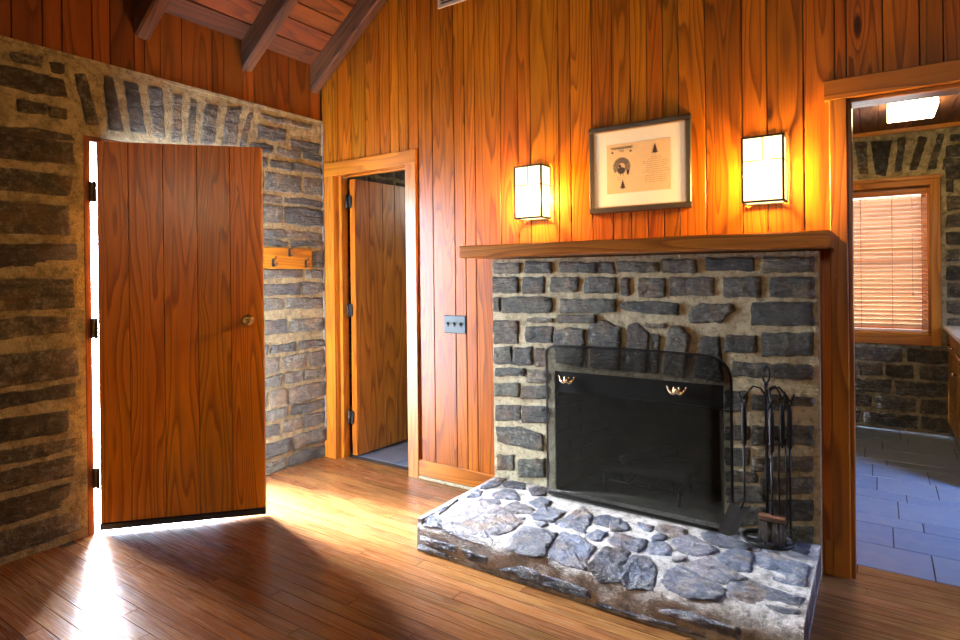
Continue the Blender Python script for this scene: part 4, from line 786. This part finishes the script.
# ================================================================ kitchen things
cf = thing('ceiling_light', 'lit rectangular ceiling light on the kitchen ceiling', 'ceiling light', (.17, 4.6, 2.49))
lx0, lx1, ly0, ly1, lz0, lz1 = .065, .335, 4.85, 5.25, 2.395, 2.475
m = MB(); m.box(lx0-.004, lx1+.004, ly0-.004, ly1+.004, lz1, 2.489, .002); m.build('housing', 'white', cf)
m = MB(); m.box(lx0, lx1, ly0, ly1, lz0, lz1, .006); m.build('diffuser', 'ceilglass', cf)
m = MB(); m.box(lx0-.002, lx1+.002, ly0-.003, ly0-.0005, 2.433, 2.437); m.build('seam_strip', 'metal', cf)

vb = thing('window_blind', 'pale wooden venetian blind hanging in the kitchen window', 'blind', (-.07, KY-.05, 2.0))
hx0, hx1 = WX0+.004, WX1-.004; yb_ = KY+.035
m = MB(); m.box(hx0, hx1, yb_-.03, yb_+.03, 1.945, 1.988, .003); m.build('headrail', 'trim', vb)
m = MB(); ns = 29; ang = math.radians(36)
for i in range(ns):
    z = .865+i*.0372
    m.prof((hx0, yb_, z), (1, 0, 0), (0, math.cos(ang), -math.sin(ang)), (0, math.sin(ang), math.cos(ang)), hx1-hx0, [(-.025, -.0013), (0, .002), (.025, -.0013), (.025, .0013), (0, .0042), (-.025, .0013)])
m.build('slats', 'slat', vb)
m = MB(); m.box(hx0, hx1, yb_-.025, yb_+.025, .815, .836, .004); m.build('bottom_rail', 'slat', vb)
m = MB()
for x in (-.36, -.12, .10, .30):
    for yy in (-.026, .026): m.tube([(x, yb_+yy, .835), (x, yb_+yy, 1.95)], .0028, 4)
m.build('ladder_cords', 'cord', vb)
m = MB(); m.tube([(.235, yb_-.034, 1.95), (.237, yb_-.034, 1.15)], .002, 5); m.lathe((.237, yb_-.034, 1.12), (0, 0, 1), [(.002, .03), (.007, .01), (.007, 0)], 8); m.build('pull_cord', 'cord', vb)

kx = .455
for k, (y0, y1, lab) in enumerate([(5.30, 5.99, 'reddish brown base cabinet at the far end, beside the window'), (4.58, 5.295, 'reddish brown base cabinet at the near end of the kitchen counter')]):
    cb = thing('base_cabinet', lab, 'cabinet', (kx+.3, (y0+y1)/2, 0), 'kitchen base cabinets')
    m = MB(); m.box(kx+.02, 1.05, y0, y1, .09, .845); m.box(kx+.07, 1.05, y0, y1, 0, .09); m.build('body', 'post', cb)
    m = MB(); m.box(kx, kx+.019, y0+.01, y1-.01, .68, .83, .003); dr = m.build('drawer', 'post', cb)
    m = MB(); m.tube([(kx, y0+.2, .75), (kx-.025, y0+.2, .75), (kx-.025, y1-.2, .75), (kx, y1-.2, .75)], .005, 6); m.build('handle', 'chrome', dr)
    m = MB(); m.box(kx, kx+.019, y0+.01, y1-.01, .11, .665, .003); dr = m.build('door', 'post', cb)
    m = MB(); m.lathe((kx, y0+.06, .58), (-1, 0, 0), [(.006, 0), (.006, .012), (.014, .018), (.012, .026), (.002, .03)], 12); m.build('knob', 'chrome', dr)
m = MB(); m.box(kx-.025, 1.06, 4.57, 6.0, .847, .882, .006); tag(m.build('kitchen_countertop', 'white', bevel=.004), 'pale countertop lying on the kitchen base cabinets', 'countertop')

# ground outside
m = MB(); m.box(-14, -3.76, -10, 14, -.2, -.03); struct(m.build('ground', 'patio'))
m = MB()
for a in ((-1.2, -1.1, 6.24, 7.0, -.1, 2.8), (1.0, 1.1, 6.24, 7.0, -.1, 2.8), (-1.2, 1.1, 7.0, 7.1, -.1, 2.8), (-1.2, 1.1, 6.24, 7.1, 2.8, 2.9), (-1.2, 1.1, 6.24, 7.1, -.2, -.1)): m.box(*a)
struct(m.build('wall_sky_block', 'plaster'))  # added unseen box outside the kitchen window, shuts out the bright sky
